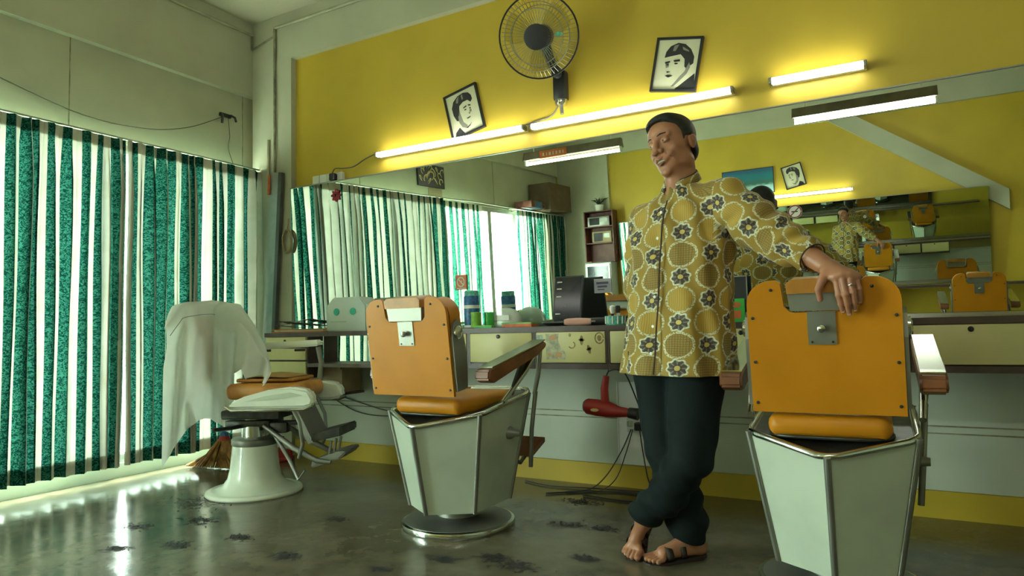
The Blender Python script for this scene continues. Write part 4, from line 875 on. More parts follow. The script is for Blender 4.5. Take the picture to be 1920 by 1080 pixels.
# ================================================================ BARBER CHAIRS
def rrect(x0, x1, z0, z1, r, n=6, notch=None):
    """outline of back board, rounded at the top, with a headrest notch"""
    out = [(x0, z0), (x1, z0)]
    out += [(x1 - r + r * math.cos(a), z1 - r + r * math.sin(a)) for a in [PI / 2 * i / n for i in range(n + 1)]]
    if notch:
        a, b, d = notch
        out += [(b + 0.02, z1), (b + 0.008, z1 - 0.01), (b, z1 - d + 0.02), (b - 0.015, z1 - d + 0.004), (b - 0.03, z1 - d), (a + 0.03, z1 - d), (a + 0.015, z1 - d + 0.004), (a, z1 - d + 0.02), (a - 0.008, z1 - 0.01), (a - 0.02, z1)]
    out += [(x0 + r - r * math.sin(a), z1 - r + r * math.cos(a)) for a in [PI / 2 * i / n for i in range(n + 1)]]
    return out
BW = 0.222
def barber_chair(label, loc, rz):
    t = thing('barber_chair', label, 'chair', loc, rz, None)
    bm = nb(); lathe(bm, [(0.262, 0.0), (0.266, 0.012), (0.262, 0.026), (0.250, 0.030)], 48); obj('base_rim', bm, 'chrome', t, smooth=40)
    bm = nb(); lathe(bm, [(0.249, 0.005), (0.249, 0.031), (0.20, 0.036), (0.11, 0.044), (0.10, 0.05), (0.10, 0.10)], 40); obj('base_disc', bm, 'steel', t, smooth=40)
    V0, V1, V2, V3 = (0, -.335, .487), (.25, -.185, .535), (.25, .25, .59), (.18, .36, .60)
    B0, B1, B2, B3 = (0, -.245, .098), (.178, -.130, .098), (.178, .17, .098), (.13, .25, .098)
    mx = lambda p: (-p[0], p[1], p[2])
    for a, b, c, d in ((V0, V1, B1, B0), (V1, V2, B2, B1), (V2, V3, B3, B2), (mx(V0), mx(V1), mx(B1), mx(B0)), (mx(V1), mx(V2), mx(B2), mx(B1)), (mx(V2), mx(V3), mx(B3), mx(B2)), (V3, mx(V3), mx(B3), B3)):
        bm = nb(); vs = [Vector(q) for q in (a, b, c, d)]; n = (vs[1] - vs[0]).cross(vs[3] - vs[0]).normalized(); cen = sum(vs, Vector()) / 4
        if n.dot(Vector((cen.x, cen.y, 0))) > 0: n = -n
        quadslab_n(bm, vs, n * 0.012); obj('enamel_panel', bm, 'enamel', t)
    for a, b in ((V0, B0), (V1, B1), (V2, B2), (mx(V1), mx(B1)), (mx(V2), mx(B2))):
        bm = nb(); tube(bm, [Vector(a) * 1.006, Vector(b) * 1.006], [0.011, 0.010], 8); obj('corner_trim', bm, 'steel', t, smooth=60)
    bm = nb(); ring_ = [V0, V1, V2, V3, mx(V3), mx(V2), mx(V1)]
    pts = []
    for i in range(len(ring_)):
        p, q, r = Vector(ring_[i - 1]), Vector(ring_[i]), Vector(ring_[(i + 1) % len(ring_)])
        pts += [q + (p - q).normalized() * 0.035, q + (p - q).normalized() * 0.012 + (r - q).normalized() * 0.012, q + (r - q).normalized() * 0.035]
    tube(bm, pts, 0.0115, 10, closed=True); obj('rim_trim', bm, 'chrome', t, smooth=180)
    bm = nb(); vs = [bm.verts.new((p[0] * 0.985, p[1] * 0.985, p[2] - 0.004)) for p in ring_]; c_ = bm.verts.new((0, 0, 0.55))
    for i in range(7): bm.faces.new((vs[i], vs[(i + 1) % 7], c_))
    obj('seat_deck', bm, 'dkmetal', t)
    # seat cushion
    bm = nb(); bx(bm, (0, 0.01, 0.568), (0.365, 0.50, 0.078), bev=0.036, seg=4); obj('seat_cushion', bm, 'vinyl', t, smooth=60)
    bm = nb(); tube(bm, [(math.copysign(abs(math.cos(a)) ** 0.4, math.cos(a)) * 0.186, 0.01 + math.copysign(abs(math.sin(a)) ** 0.4, math.sin(a)) * 0.252, 0.534) for a in [2 * PI * i / 40 for i in range(40)]], 0.006, 6, closed=True); obj('seat_band', bm, 'dkmetal', t, smooth=180)
    # back, leaning backwards
    lean = math.radians(8)
    def bk(x, h, d):   # h up along the board, d forwards
        return (x, -0.245 - h * math.sin(lean) + d * math.cos(lean), 0.612 + h * math.cos(lean) + d * math.sin(lean))
    H_ = 0.430
    out = rrect(-BW, BW, 0, H_, 0.075, 8, (-0.108, 0.108, 0.105))
    bm = nb(); prism(bm, out, lambda x, z, h: bk(x, z, h), 0.016); o = obj('back_board', bm, 'vinyl', t)
    bm = nb(); prism(bm, rrect(-BW + .006, BW - .006, 0.035, H_ - 0.014, 0.075, 8, (-0.112, 0.112, 0.11)), lambda x, z, h: bk(x, z, 0.0165 + h), 0.012); obj('back_cushion_edge', bm, 'dkmetal', t)
    bm = nb(); prism(bm, rrect(-BW + .002, BW - .002, 0.04, H_ - 0.010, 0.08, 8, (-0.115, 0.115, 0.115)), lambda x, z, h: bk(x, z, 0.029 + h), 0.075)
    bmesh.ops.bevel(bm, geom=[e for e in bm.edges if e.calc_face_angle(0) > 1.2], offset=0.018, segments=3, affect='EDGES'); obj('back_cushion', bm, 'vinyl', t, smooth=60)
    for s in (-1, 1):
        bm = nb(); prism(bm, [(0.012, 0.02), (0.09, 0.02), (0.11, 0.17), (0.085, 0.30), (0.06, 0.325), (0.03, 0.31), (0.012, 0.24)], lambda d, h, k: bk(s * (BW + 0.001 + k), h, d), 0.012); sp = obj('side_plate', bm, 'steel', t)
        bm = nb(); c0 = Vector(bk(s * (BW + 0.013), 0.27, 0.05)); lathe(bm, [(0.028, 0), (0.028, 0.008), (0.014, 0.014)], 20, c0, (s, 0, 0)); obj('pivot_boss', bm, 'chrome', sp, smooth=40)
    for x in (-BW + 0.016, BW - 0.016):
        for h in (0.03, 0.165, 0.31):
            bm = nb(); lathe(bm, [(0.0055, 0), (0.005, 0.003), (0.001, 0.004)], 10, bk(x, h, 0), bk_n(lean)); obj('screw', bm, 'dkmetal', t)
    for x in (-0.145, 0.145):
        bm = nb(); lathe(bm, [(0.0055, 0), (0.005, 0.003), (0.001, 0.004)], 10, bk(x, H_ - 0.03, 0), bk_n(lean)); obj('screw', bm, 'dkmetal', t)
    # headrest in the notch
    hr = bpy.data.objects.new('headrest', None); C.objects.link(hr); hr.parent = t
    bm = nb(); prism(bm, [(-0.090, 0.330), (0.090, 0.330), (0.096, 0.386), (-0.096, 0.386)], lambda x, z, h: bk(x, z, h - 0.002), 0.055); obj('metal_tray', bm, 'steel', hr)
    bm = nb(); prism(bm, [(-0.096, 0.387), (0.096, 0.387), (0.098, 0.420), (0.086, 0.432), (-0.080, 0.432), (-0.098, 0.420)], lambda x, z, h: bk(x, z, h - 0.014), 0.10)
    bmesh.ops.bevel(bm, geom=[e for e in bm.edges if e.calc_face_angle(0) > 0.9], offset=0.010, segments=3, affect='EDGES'); obj('headrest_pad', bm, 'vinyl2', hr, smooth=60)
    bm = nb(); prism(bm, [(-0.041, 0.222), (0.041, 0.222), (0.041, 0.327), (-0.041, 0.327)], lambda x, z, h: bk(x, z, -0.004 + h), 0.0035); o = obj('bracket_plate', bm, 'steel', t)
    bm = nb(); lathe(bm, [(0.008, 0), (0.008, 0.010), (0.013, 0.012), (0.012, 0.022), (0.004, 0.026)], 16, bk(0, 0.275, -0.004), bk_n(lean)); obj('knob', bm, 'chrome', o, smooth=40)
    for x in (-0.03, 0.03):
        bm = nb(); lathe(bm, [(0.004, 0), (0.003, 0.003)], 8, bk(x, 0.23, -0.004), bk_n(lean)); obj('rivet', bm, 'dkmetal', o)
    # arms
    for s in (-1, 1):
        a = bpy.data.objects.new('armrest', None); C.objects.link(a); a.parent = t
        prof = [(-0.235, 0.690), (-0.19, 0.672), (0.20, 0.775), (0.285, 0.805), (0.30, 0.825), (0.285, 0.842), (-0.17, 0.743), (-0.23, 0.730)]
        bm = nb(); prism(bm, prof, lambda y, z, h: (s * (0.258 + h), y, z), 0.075); bmesh.ops.bevel(bm, geom=[e for e in bm.edges], offset=0.008, segments=2, affect='EDGES'); obj('arm_pad', bm, 'brownvinyl', a, smooth=60)
        bm = nb(); prism(bm, [(-0.20, 0.7385), (-0.17, 0.7445), (0.290, 0.8440), (0.290, 0.8490), (-0.17, 0.7495), (-0.20, 0.7435)], lambda y, z, h: (s * (0.262 + h), y, z), 0.067); obj('arm_cap', bm, 'chrome', a)
        bm = nb(); tube(bm, [(s * 0.295, 0.265, 0.805), (s * 0.285, 0.16, 0.70), (s * 0.27, -0.02, 0.575)], [0.016, 0.013, 0.012], 8); obj('arm_strut', bm, 'chrome', t, smooth=60)
        bm = nb(); prism(bm, [(0.02, 0.60), (0.05, 0.60), (0.20, 0.755), (0.13, 0.745)], lambda y, z, h: (s * (0.272 + h), y, z), 0.01); obj('arm_web', bm, 'dkmetal', t)
        bm = nb(); tube(bm, [(s * 0.305, 0.28, 0.81), (s * 0.30, 0.26, 0.68), (s * 0.285, 0.245, 0.585)], [0.012, 0.012, 0.010], 8); tube(bm, [(s * 0.29, 0.25, 0.60), (s * 0.275, 0.23, 0.42), (s * 0.26, 0.24, 0.24)], 0.011, 8); obj('side_bar', bm, 'steel', t, smooth=60)
        bm = nb(); lathe(bm, [(0.030, 0), (0.030, 0.03), (0.018, 0.05), (0.014, 0.085)], 18, (s * 0.205, 0.10, 0.42), (s, 0, 0)); obj('pivot_knob', bm, 'steel', t, smooth=40)
    # footrest
    f = bpy.data.objects.new('footrest', None); C.objects.link(f); f.parent = t
    bm = nb(); prism(bm, [(0.44, 0.245), (0.58, 0.300), (0.58, 0.325), (0.44, 0.270)], lambda y, z, h: (-0.16 + h, y, z), 0.32); obj('footplate', bm, 'brownvinyl', f)
    for s in (-1, 1):
        bm = nb(); tube(bm, [(s * 0.10, 0.18, 0.30), (s * 0.11, 0.40, 0.22), (s * 0.11, 0.50, 0.27)], 0.011, 8); obj('foot_bar', bm, 'steel', f, smooth=60)
    bm = nb(); tube(bm, [(-0.10, 0.31, 0.16), (0.10, 0.31, 0.16)], 0.012, 8); tube(bm, [(0.0, 0.31, 0.16), (0, 0.42, 0.10), (0.0, 0.45, 0.14)], 0.009, 8); obj('foot_hook', bm, 'steel', f, smooth=60)
    return t
def bk_n(lean): return (0, -math.cos(lean), -math.sin(lean))
def quadslab_n(bm, p, n):
    a = [bm.verts.new(q) for q in p]; b = [bm.verts.new(q + n) for q in p]; bm.faces.new(a[::-1]); bm.faces.new(b)
    for i in range(len(p)): bm.faces.new((a[i], a[(i + 1) % len(p)], b[(i + 1) % len(p)], b[i]))
ch3 = barber_chair('orange barber chair under the man\'s hand, nearest at the right', (-0.205, 2.625, 0), math.radians(1.0))
ch2 = dup(ch3, (-1.822, 2.69, 0), math.radians(-1), 'orange barber chair in the middle with its back turned')
for c in ch2.children:
    if c.name.split('.')[0] in ('back_board', 'back_cushion', 'back_cushion_edge', 'side_plate', 'screw', 'headrest', 'bracket_plate'): c.location = (-0.030, -0.045, 0.008)
dup(ch3, (-3.35, -1.10, 0), math.radians(184), 'orange barber chair facing the opposite wall, seen beside the lavender sticker in the mirror')
dup(ch3, (-0.55, -1.15, 0), math.radians(178), 'orange barber chair facing the opposite wall, hidden behind the right chair')
dup(ch3, (0.75, -1.10, 0), math.radians(180), 'orange barber chair facing the opposite wall behind the viewer, right side')

# ---- old white enamel chair with the towel
t = thing('enamel_barber_chair', 'old white enamel barber chair draped with a white towel at the left', 'chair', (-3.262, 2.735, 0), math.radians(-66))
bm = nb(); lathe(bm, [(0.262, 0.0), (0.268, 0.010), (0.262, 0.022), (0.248, 0.026), (0.235, 0.022), (0.215, 0.030), (0.175, 0.048), (0.148, 0.085), (0.135, 0.14), (0.125, 0.24), (0.122, 0.272)], 56); obj('pedestal', bm, 'enamel_w', t, smooth=60)
bm = nb(); lathe(bm, [(0.124, 0.272), (0.128, 0.278), (0.128, 0.305), (0.122, 0.312), (0.085, 0.318)], 48); obj('collar_ring', bm, 'steel', t, smooth=40)
bm = nb(); lathe(bm, [(0.075, 0.30), (0.075, 0.44)], 32); obj('piston', bm, 'chrome', t, smooth=40)
bm = nb(); bx(bm, (0, 0.0, 0.40), (0.20, 0.26, 0.035), bev=0.006); bx(bm, (0, 0.04, 0.455), (0.30, 0.34, 0.05), bev=0.01); bx(bm, (0.06, 0.17, 0.375), (0.06, 0.12, 0.06), bev=0.01); obj('tilt_mechanism', bm, 'dkmetal', t, smooth=40)
bm = nb(); tube(bm, [(0.0, -0.02, 0.385), (0.16, -0.06, 0.385), (0.26, -0.11, 0.39)], [0.012, 0.011, 0.011], 8); bx(bm, (0.05, 0.22, 0.40), (0.035, 0.16, 0.025), bev=0.008); obj('lever', bm, 'dkmetal', t)
for s in (-1, 1):
    prof = [(-0.08, 0.500), (-0.065, 0.535), (0.02, 0.568), (0.16, 0.603), (0.29, 0.618), (0.38, 0.600), (0.41, 0.550), (0.40, 0.515), (0.36, 0.503)]
    bm = nb(); prism(bm, prof, lambda y, z, h: (s * (0.19 + h), y, z), 0.075); bmesh.ops.bevel(bm, geom=[e for e in bm.edges], offset=0.014, segments=3, affect='EDGES'); q = obj('side_panel', bm, 'enamel_w', t, smooth=60); q.location = (0, 0.045, 0)
    bm = nb(); tube(bm, [(s * 0.268, -0.085, 0.515), (s * 0.270, -0.05, 0.494), (s * 0.270, 0.36, 0.496), (s * 0.268, 0.405, 0.515)], 0.008, 8); obj('chrome_edge', bm, 'chrome', q, smooth=60)
    if s > 0:
        bm = nb(); prism(bm, [(0.02, 0.540), (0.14, 0.570), (0.28, 0.588), (0.35, 0.570), (0.28, 0.560), (0.14, 0.547)], lambda y, z, h: (0.2655 + h, y, z), 0.004); obj('raised_moulding', bm, 'enamel', q)
bm = nb(); bx(bm, (0, 0.13, 0.585), (0.37, 0.44, 0.09), bev=0.035, seg=4); obj('seat_cushion', bm, 'vinyl2', t, smooth=60)
bm = nb(); prism(bm, [(-0.16, 0.0), (0.16, 0.0), (0.16, 0.34), (0.10, 0.40), (-0.10, 0.40), (-0.16, 0.34)], lambda x, z, h: (x * 0.9, -0.385 - z * 0.10 + h, 0.62 + z), 0.045); bmesh.ops.bevel(bm, geom=[e for e in bm.edges], offset=0.015, segments=2, affect='EDGES'); obj('backrest', bm, 'vinyl2', t, smooth=60)
# one arm (far side) on its post
bm = nb(); prism(bm, [(-0.17, 0.805), (0.30, 0.825), (0.315, 0.84), (0.30, 0.865), (-0.12, 0.850), (-0.17, 0.835)], lambda y, z, h: (-0.275 + h, y, z), 0.075); bmesh.ops.bevel(bm, geom=[e for e in bm.edges], offset=0.01, segments=2, affect='EDGES'); q = obj('armrest', bm, 'enamel_w', t, smooth=60)
for y in (-0.05, 0.17):
    bm = nb(); bx(bm, (-0.24, y, 0.802), (0.03, 0.06, 0.014), bev=0.003); obj('arm_clip', bm, 'black', q)
bm = nb(); tube(bm, [(-0.245, 0.285, 0.82), (-0.255, 0.30, 0.72), (-0.25, 0.29, 0.60)], [0.016, 0.015, 0.018], 10); obj('arm_post', bm, 'steel', t, smooth=60)
# calf panel, foot arms and plates
bm = nb(); prism(bm, [(0.27, 0.50), (0.30, 0.50), (0.40, 0.30), (0.37, 0.29)], lambda y, z, h: (-0.13 + h, y, z), 0.26); obj('calf_panel', bm, 'steel', t)
FS = -0.05
for s in (-1, 1):
    bm = nb(); tube(bm, [(s * 0.19, 0.30, 0.51), (s * 0.19, 0.345, 0.42), (s * 0.18, 0.36, 0.30), (s * 0.16, 0.33, 0.22)], 0.011, 8); obj('foot_arm', bm, 'steel', t, smooth=60)
    bm = nb(); tube(bm, [(s * 0.10, 0.10, 0.39), (s * 0.12, 0.28, 0.27), (s * 0.13, 0.42, 0.20), (s * 0.13, 0.50, 0.19)], [0.013, 0.018, 0.016, 0.012], 8); obj('foot_link', bm, 'steel', t, smooth=60)
f = bpy.data.objects.new('footrest', None); C.objects.link(f); f.parent = t; f.location = (0, FS, 0)
bm = nb(); prism(bm, [(0.44, 0.30), (0.61, 0.335), (0.61, 0.385), (0.44, 0.345)], lambda y, z, h: (-0.14 + h, y, z), 0.28); bmesh.ops.bevel(bm, geom=[e for e in bm.edges], offset=0.008, segments=2, affect='EDGES'); obj('upper_plate', bm, 'dkmetal', f)
bm = nb(); prism(bm, [(0.43, 0.155), (0.60, 0.205), (0.64, 0.245), (0.60, 0.25), (0.44, 0.20)], lambda y, z, h: (-0.13 + h, y, z), 0.26); bmesh.ops.bevel(bm, geom=[e for e in bm.edges], offset=0.010, segments=2, affect='EDGES'); obj('lower_plate', bm, 'steel', f)
for x in (-0.08, 0.0, 0.08):
    bm = nb(); tube(bm, [(x, 0.52, 0.22), (x, 0.535, 0.30)], 0.008, 6); obj('plate_rod', bm, 'steel', f)
bm = nb(); tube(bm, [(0.08, 0.14, 0.36), (0.10, 0.25, 0.20), (0.10, 0.30, 0.09), (0.10, 0.34, 0.14)], [0.012, 0.012, 0.010, 0.008], 8); obj('foot_lever', bm, 'steel', t, smooth=60)
t = thing('seat_cloth', 'folded ochre cloth lying on the seat of the white enamel chair', 'cloth', (-3.22, 2.77, 0.632), math.radians(-66))
bm = nb(); bx(bm, (-0.02, 0.06, 0.012), (0.30, 0.34, 0.020), bev=0.008); obj('lower_fold', bm, 'vinyl2', t, smooth=60)
bm = nb(); vs = [[bm.verts.new((-0.16 + i * 0.05, -0.10 + j * 0.05, 0.026 + 0.022 * math.sin(j * 0.52) * (0.6 + 0.4 * math.sin(i * 0.9)))) for i in range(7)] for j in range(7)]
for j in range(6):
    for i in range(6): bm.faces.new((vs[j][i], vs[j][i + 1], vs[j + 1][i + 1], vs[j + 1][i]))
obj('upper_fold', bm, mat('ochre_cloth', (0.36, 0.22, 0.06), 0.8), t, smooth=90)

# ---- towel: two hanging flaps over the backrest, meeting along the top ridge
# rows: (top x, top z, bottom x, bottom z) along the ridge, from the photograph's silhouette at real depth
TW = [(-3.407,2.276,0.957,-3.25,2.143,0.238),(-3.416,2.296,0.975,-3.26,2.165,0.257),(-3.425,2.316,0.994,-3.27,2.188,0.275),(-3.434,2.336,1.012,-3.28,2.212,0.294),(-3.444,2.357,1.031,-3.291,2.235,0.313),(-3.453,2.378,1.05,-3.301,2.258,0.331),(-3.462,2.399,1.069,-3.309,2.276,0.345),(-3.472,2.42,1.089,-3.317,2.294,0.359),(-3.481,2.441,1.094,-3.325,2.312,0.374),(-3.49,2.462,1.096,-3.334,2.331,0.388),(-3.5,2.482,1.098,-3.343,2.352,0.4),(-3.509,2.504,1.099,-3.354,2.377,0.407),(-3.518,2.525,1.101,-3.365,2.402,0.414),(-3.528,2.546,1.103,-3.377,2.428,0.422),(-3.538,2.568,1.105,-3.388,2.454,0.43),(-3.548,2.59,1.107,-3.4,2.48,0.438),(-3.558,2.613,1.109,-3.41,2.504,0.436),(-3.568,2.635,1.111,-3.42,2.526,0.43),(-3.578,2.658,1.113,-3.43,2.548,0.423),(-3.588,2.682,1.115,-3.44,2.57,0.417),(-3.599,2.705,1.117,-3.45,2.593,0.41),(-3.61,2.729,1.116,-3.461,2.616,0.403),(-3.621,2.754,1.116,-3.471,2.64,0.394),(-3.632,2.779,1.115,-3.477,2.66,0.383),(-3.611,2.78,1.112,-3.456,2.66,0.375),(-3.59,2.78,1.109,-3.435,2.66,0.367),(-3.569,2.78,1.106,-3.414,2.66,0.36),(-3.547,2.78,1.103,-3.394,2.66,0.353),(-3.526,2.78,1.101,-3.373,2.66,0.345),(-3.505,2.78,1.098,-3.357,2.66,0.374),(-3.484,2.78,1.095,-3.36,2.66,0.549),(-3.463,2.78,1.092,-3.358,2.66,0.678),(-3.443,2.78,1.085,-3.339,2.66,0.686),(-3.426,2.78,1.067,-3.321,2.66,0.694),(-3.408,2.78,1.05,-3.303,2.66,0.702),(-3.39,2.78,1.033,-3.285,2.66,0.709),(-3.373,2.78,1.016,-3.268,2.66,0.698),(-3.355,2.78,0.998,-3.252,2.66,0.667),(-3.338,2.78,0.981,-3.236,2.66,0.635),(-3.32,2.78,0.959,-3.221,2.66,0.604),(-3.301,2.78,0.934,-3.205,2.66,0.573),(-3.283,2.78,0.909,-3.182,2.66,0.573),(-3.265,2.78,0.885,-3.157,2.66,0.588),(-3.247,2.78,0.86,-3.131,2.66,0.602),(-3.229,2.78,0.835,-3.106,2.66,0.616),(-3.216,2.78,0.804,-3.081,2.66,0.63),(-3.204,2.78,0.772,-3.067,2.66,0.648),(-3.193,2.78,0.739,-3.055,2.66,0.667),(-3.181,2.78,0.707,-3.044,2.66,0.686)]
t = thing('white_towel', 'white cotton towel draped over the back of the white enamel chair', 'towel', (-3.55, 2.58, 1.12))
bm = nb(); N_ = len(TW) - 1; R2 = 30; g = []
for r in range(R2 + 1):
    v = r / R2; row = []
    for i, (ax, ay, az, bx_, by, bz) in enumerate(TW):
        s = i / N_
        w_ = v ** 0.9
        p = Vector((ax, ay, az)).lerp(Vector((bx_, by, bz)), w_)
        f = (1 - abs(math.sin(s * 13 + 0.8 * math.sin(v * 2.2 + s * 5))) * 1.6) * 0.7 + 0.35 * math.sin(s * 37 + v * 3 + 1)
        amp = 0.012 + 0.10 * v ** 0.7
        amp *= 1.0 + 0.9 * math.exp(-((s - 0.55) / 0.1) ** 2)
        off = f * amp - 0.05 * math.sin(PI * min(1, v * 4)) * (v < 0.25)
        n = Vector((0.70, -0.71, 0))
        p += n * off
        row.append(bm.verts.new(p - Vector((-3.55, 2.58, 1.12))))
    g.append(row)
for r in range(R2):
    for i in range(N_): bm.faces.new((g[r][i], g[r][i + 1], g[r + 1][i + 1], g[r + 1][i]))
# back flap, behind the backrest
g2 = [g[0]]
for r in range(1, 13):
    v = r / 12; row = []
    for i, (ax, ay, az, bx_, by, bz) in enumerate(TW):
        s = i / N_; n = Vector((-0.913, -0.407, 0)); L = (0.16 + 0.03 * math.sin(s * 7)) * min(1, s * 3 + 0.05); L = max(0.02, min(L, az - 0.50))
        row.append(bm.verts.new(Vector((ax, ay, az - L * v)) + n * (0.14 * min(1, v * 5) ** 0.6 + 0.012 * math.sin(s * 22)) * min(1, s * 3 + 0.08) * (1 if s < 0.70 else 0.35) - Vector((-3.55, 2.58, 1.12))))
    g2.append(row)
for r in range(12):
    for i in range(N_): bm.faces.new((g2[r][i + 1], g2[r][i], g2[r + 1][i], g2[r + 1][i + 1]))
o = obj('towel_cloth', bm, 'towel', t, smooth=180)
bm = nb(); pts = []
for i in range(2, 22):
    ax, ay, az, bx_, by, bz = TW[i]; p = Vector((ax, ay, az)).lerp(Vector((bx_, by, bz)), 0.12); pts.append(p + Vector((0.7, -0.71, 0)) * 0.012 - Vector((-3.55, 2.58, 1.12)))
tube(bm, pts, 0.002, 5); obj('stitched_seam', bm, mat('blue_thread', (0.25, 0.32, 0.36), 0.8), t)
# ================================================================ THE MAN
import openvdb
class Field:
    """signed distance grid, filled primitive by primitive with smooth unions"""
    def __init__(s, lo, hi, v):
        s.v = v; s.lo = np.array(lo, np.float32); s.n = tuple(int(math.ceil((b - a) / v)) + 1 for a, b in zip(lo, hi))
        s.f = np.full(s.n, 0.03, np.float32)
    def sub(s, lo, hi, m):
        i0 = [max(0, int((a - m - o) / s.v)) for a, o in zip(lo, s.lo)]; i1 = [min(n, int((b + m - o) / s.v) + 2) for b, o, n in zip(hi, s.lo, s.n)]
        if any(a >= b for a, b in zip(i0, i1)): return None
        ax = [(np.arange(a, b, dtype=np.float32) * s.v + o) for a, b, o in zip(i0, i1, s.lo)]
        return tuple(slice(a, b) for a, b in zip(i0, i1)), ax[0][:, None, None], ax[1][None, :, None], ax[2][None, None, :]
    def put(s, sl, d, k, op):
        f = s.f[sl]
        if op == 'add':
            h = np.clip(0.5 + 0.5 * (f - d) / k, 0, 1); s.f[sl] = f * (1 - h) + d * h - k * h * (1 - h)
        elif op == 'sub':
            h = np.clip(0.5 - 0.5 * (f + d) / k, 0, 1); s.f[sl] = f * (1 - h) - d * h + k * h * (1 - h)
        else:
            h = np.clip(0.5 - 0.5 * (f - d) / k, 0, 1); s.f[sl] = f * (1 - h) + d * h + k * h * (1 - h)
    def cap(s, a, b, ra, rb, k=0.008, op='add', fn=None):
        a = np.array(a, np.float32); b = np.array(b, np.float32); r = max(ra, rb)
        q = s.sub(np.minimum(a, b) - r, np.maximum(a, b) + r, 0.03)
        if q is None: return
        sl, x, y, z = q; ab = b - a; L2 = float(ab @ ab) + 1e-12
        t = np.clip(((x - a[0]) * ab[0] + (y - a[1]) * ab[1] + (z - a[2]) * ab[2]) / L2, 0, 1)
        d = np.sqrt((x - a[0] - t * ab[0]) ** 2 + (y - a[1] - t * ab[1]) ** 2 + (z - a[2] - t * ab[2]) ** 2) - (ra + t * (rb - ra))
        if fn is not None: d = d + fn(x, y, z)
        s.put(sl, d, k, op)
    def ell(s, c, r, A=None, k=0.008, op='add'):
        """ellipsoid with radii r along the rows of A"""
        c = np.array(c, np.float32); A = np.eye(3) if A is None else np.array(A); R = max(r)
        q = s.sub(c - R, c + R, 0.02)
        if q is None: return
        sl, x, y, z = q; k0 = 0; k1 = 0
        for i in range(3):
            p = (x - c[0]) * A[i][0] + (y - c[1]) * A[i][1] + (z - c[2]) * A[i][2]
            k0 = k0 + (p / r[i]) ** 2; k1 = k1 + (p / r[i] ** 2) ** 2
        k0 = np.sqrt(k0); d = k0 * (k0 - 1) / np.maximum(np.sqrt(k1), 1e-6)
        s.put(sl, d, k, op)
    def mesh(s, name, m, parent=None, bumpfn=None):
        g = openvdb.FloatGrid(0.03); g.copyFromArray(np.ascontiguousarray(s.f))
        pts, tris, quads = g.convertToPolygons(isovalue=0.0, adaptivity=0.0)
        pts = pts * s.v + s.lo
        me = bpy.data.meshes.new(name); me.from_pydata(pts.tolist(), [], [list(map(int, t)) for t in tris] + [list(map(int, q[::-1])) for q in quads])
        me.update(); me.polygons.foreach_set('use_smooth', [True] * len(me.polygons))
        return me
def fix_normals(me):
    bm = nb(); bm.from_mesh(me); bmesh.ops.recalc_face_normals(bm, faces=bm.faces); bm.to_mesh(me); bm.free()
A3 = lambda v: np.array(v, float)
def unit(v): v = A3(v); return v / np.linalg.norm(v)
# torso frame
Tl = unit((0.94, -0.34, 0)); Tf = unit((-0.34, -0.94, 0))
# head frame: yaw, then pitch forward, then roll to his right
Hy = unit((-0.44, -0.90, 0)); Hx = unit((0.90, -0.44, 0)); Hz = A3((0, 0, 1))
pt = math.radians(6); Hy, Hz = Hy * math.cos(pt) - Hz * math.sin(pt), Hz * math.cos(pt) + Hy * math.sin(pt)
rl = math.radians(10); Hx, Hz = Hx * math.cos(rl) + Hz * math.sin(rl), Hz * math.cos(rl) - Hx * math.sin(rl)
HA = [Hx, Hy, Hz]; HO = A3((-0.728, 2.605, 1.612))
def hp(x, y, z): return HO + Hx * x + Hy * y + Hz * z
NB = A3((-0.700, 2.625, 1.425))    # neck base
shL = A3((-0.520, 2.550, 1.368)); elL = A3((-0.322, 2.462, 1.190)); cuL = A3((-0.232, 2.392, 1.120)); wrL = A3((-0.165, 2.338, 1.066))
shR = A3((-0.862, 2.668, 1.325)); elR = A3((-0.905, 2.690, 1.045)); wrR = A3((-0.850, 2.610, 0.840))
man = thing('person', 'smiling man in a gold batik shirt and dark trousers leaning on the right chair', 'person', (-0.78, 2.60, 0))
def mlink(me, name, m): 
    fix_normals(me); me.materials.append(M[m] if isinstance(m, str) else m); o = bpy.data.objects.new(name, me); C.objects.link(o); o.parent = man; o.matrix_parent_inverse = Matrix.Translation((0.78, -2.60, 0)); return o
def bput(o, parent=None):
    o.parent = man; o.matrix_parent_inverse = Matrix.Translation((0.78, -2.60, 0)); return o

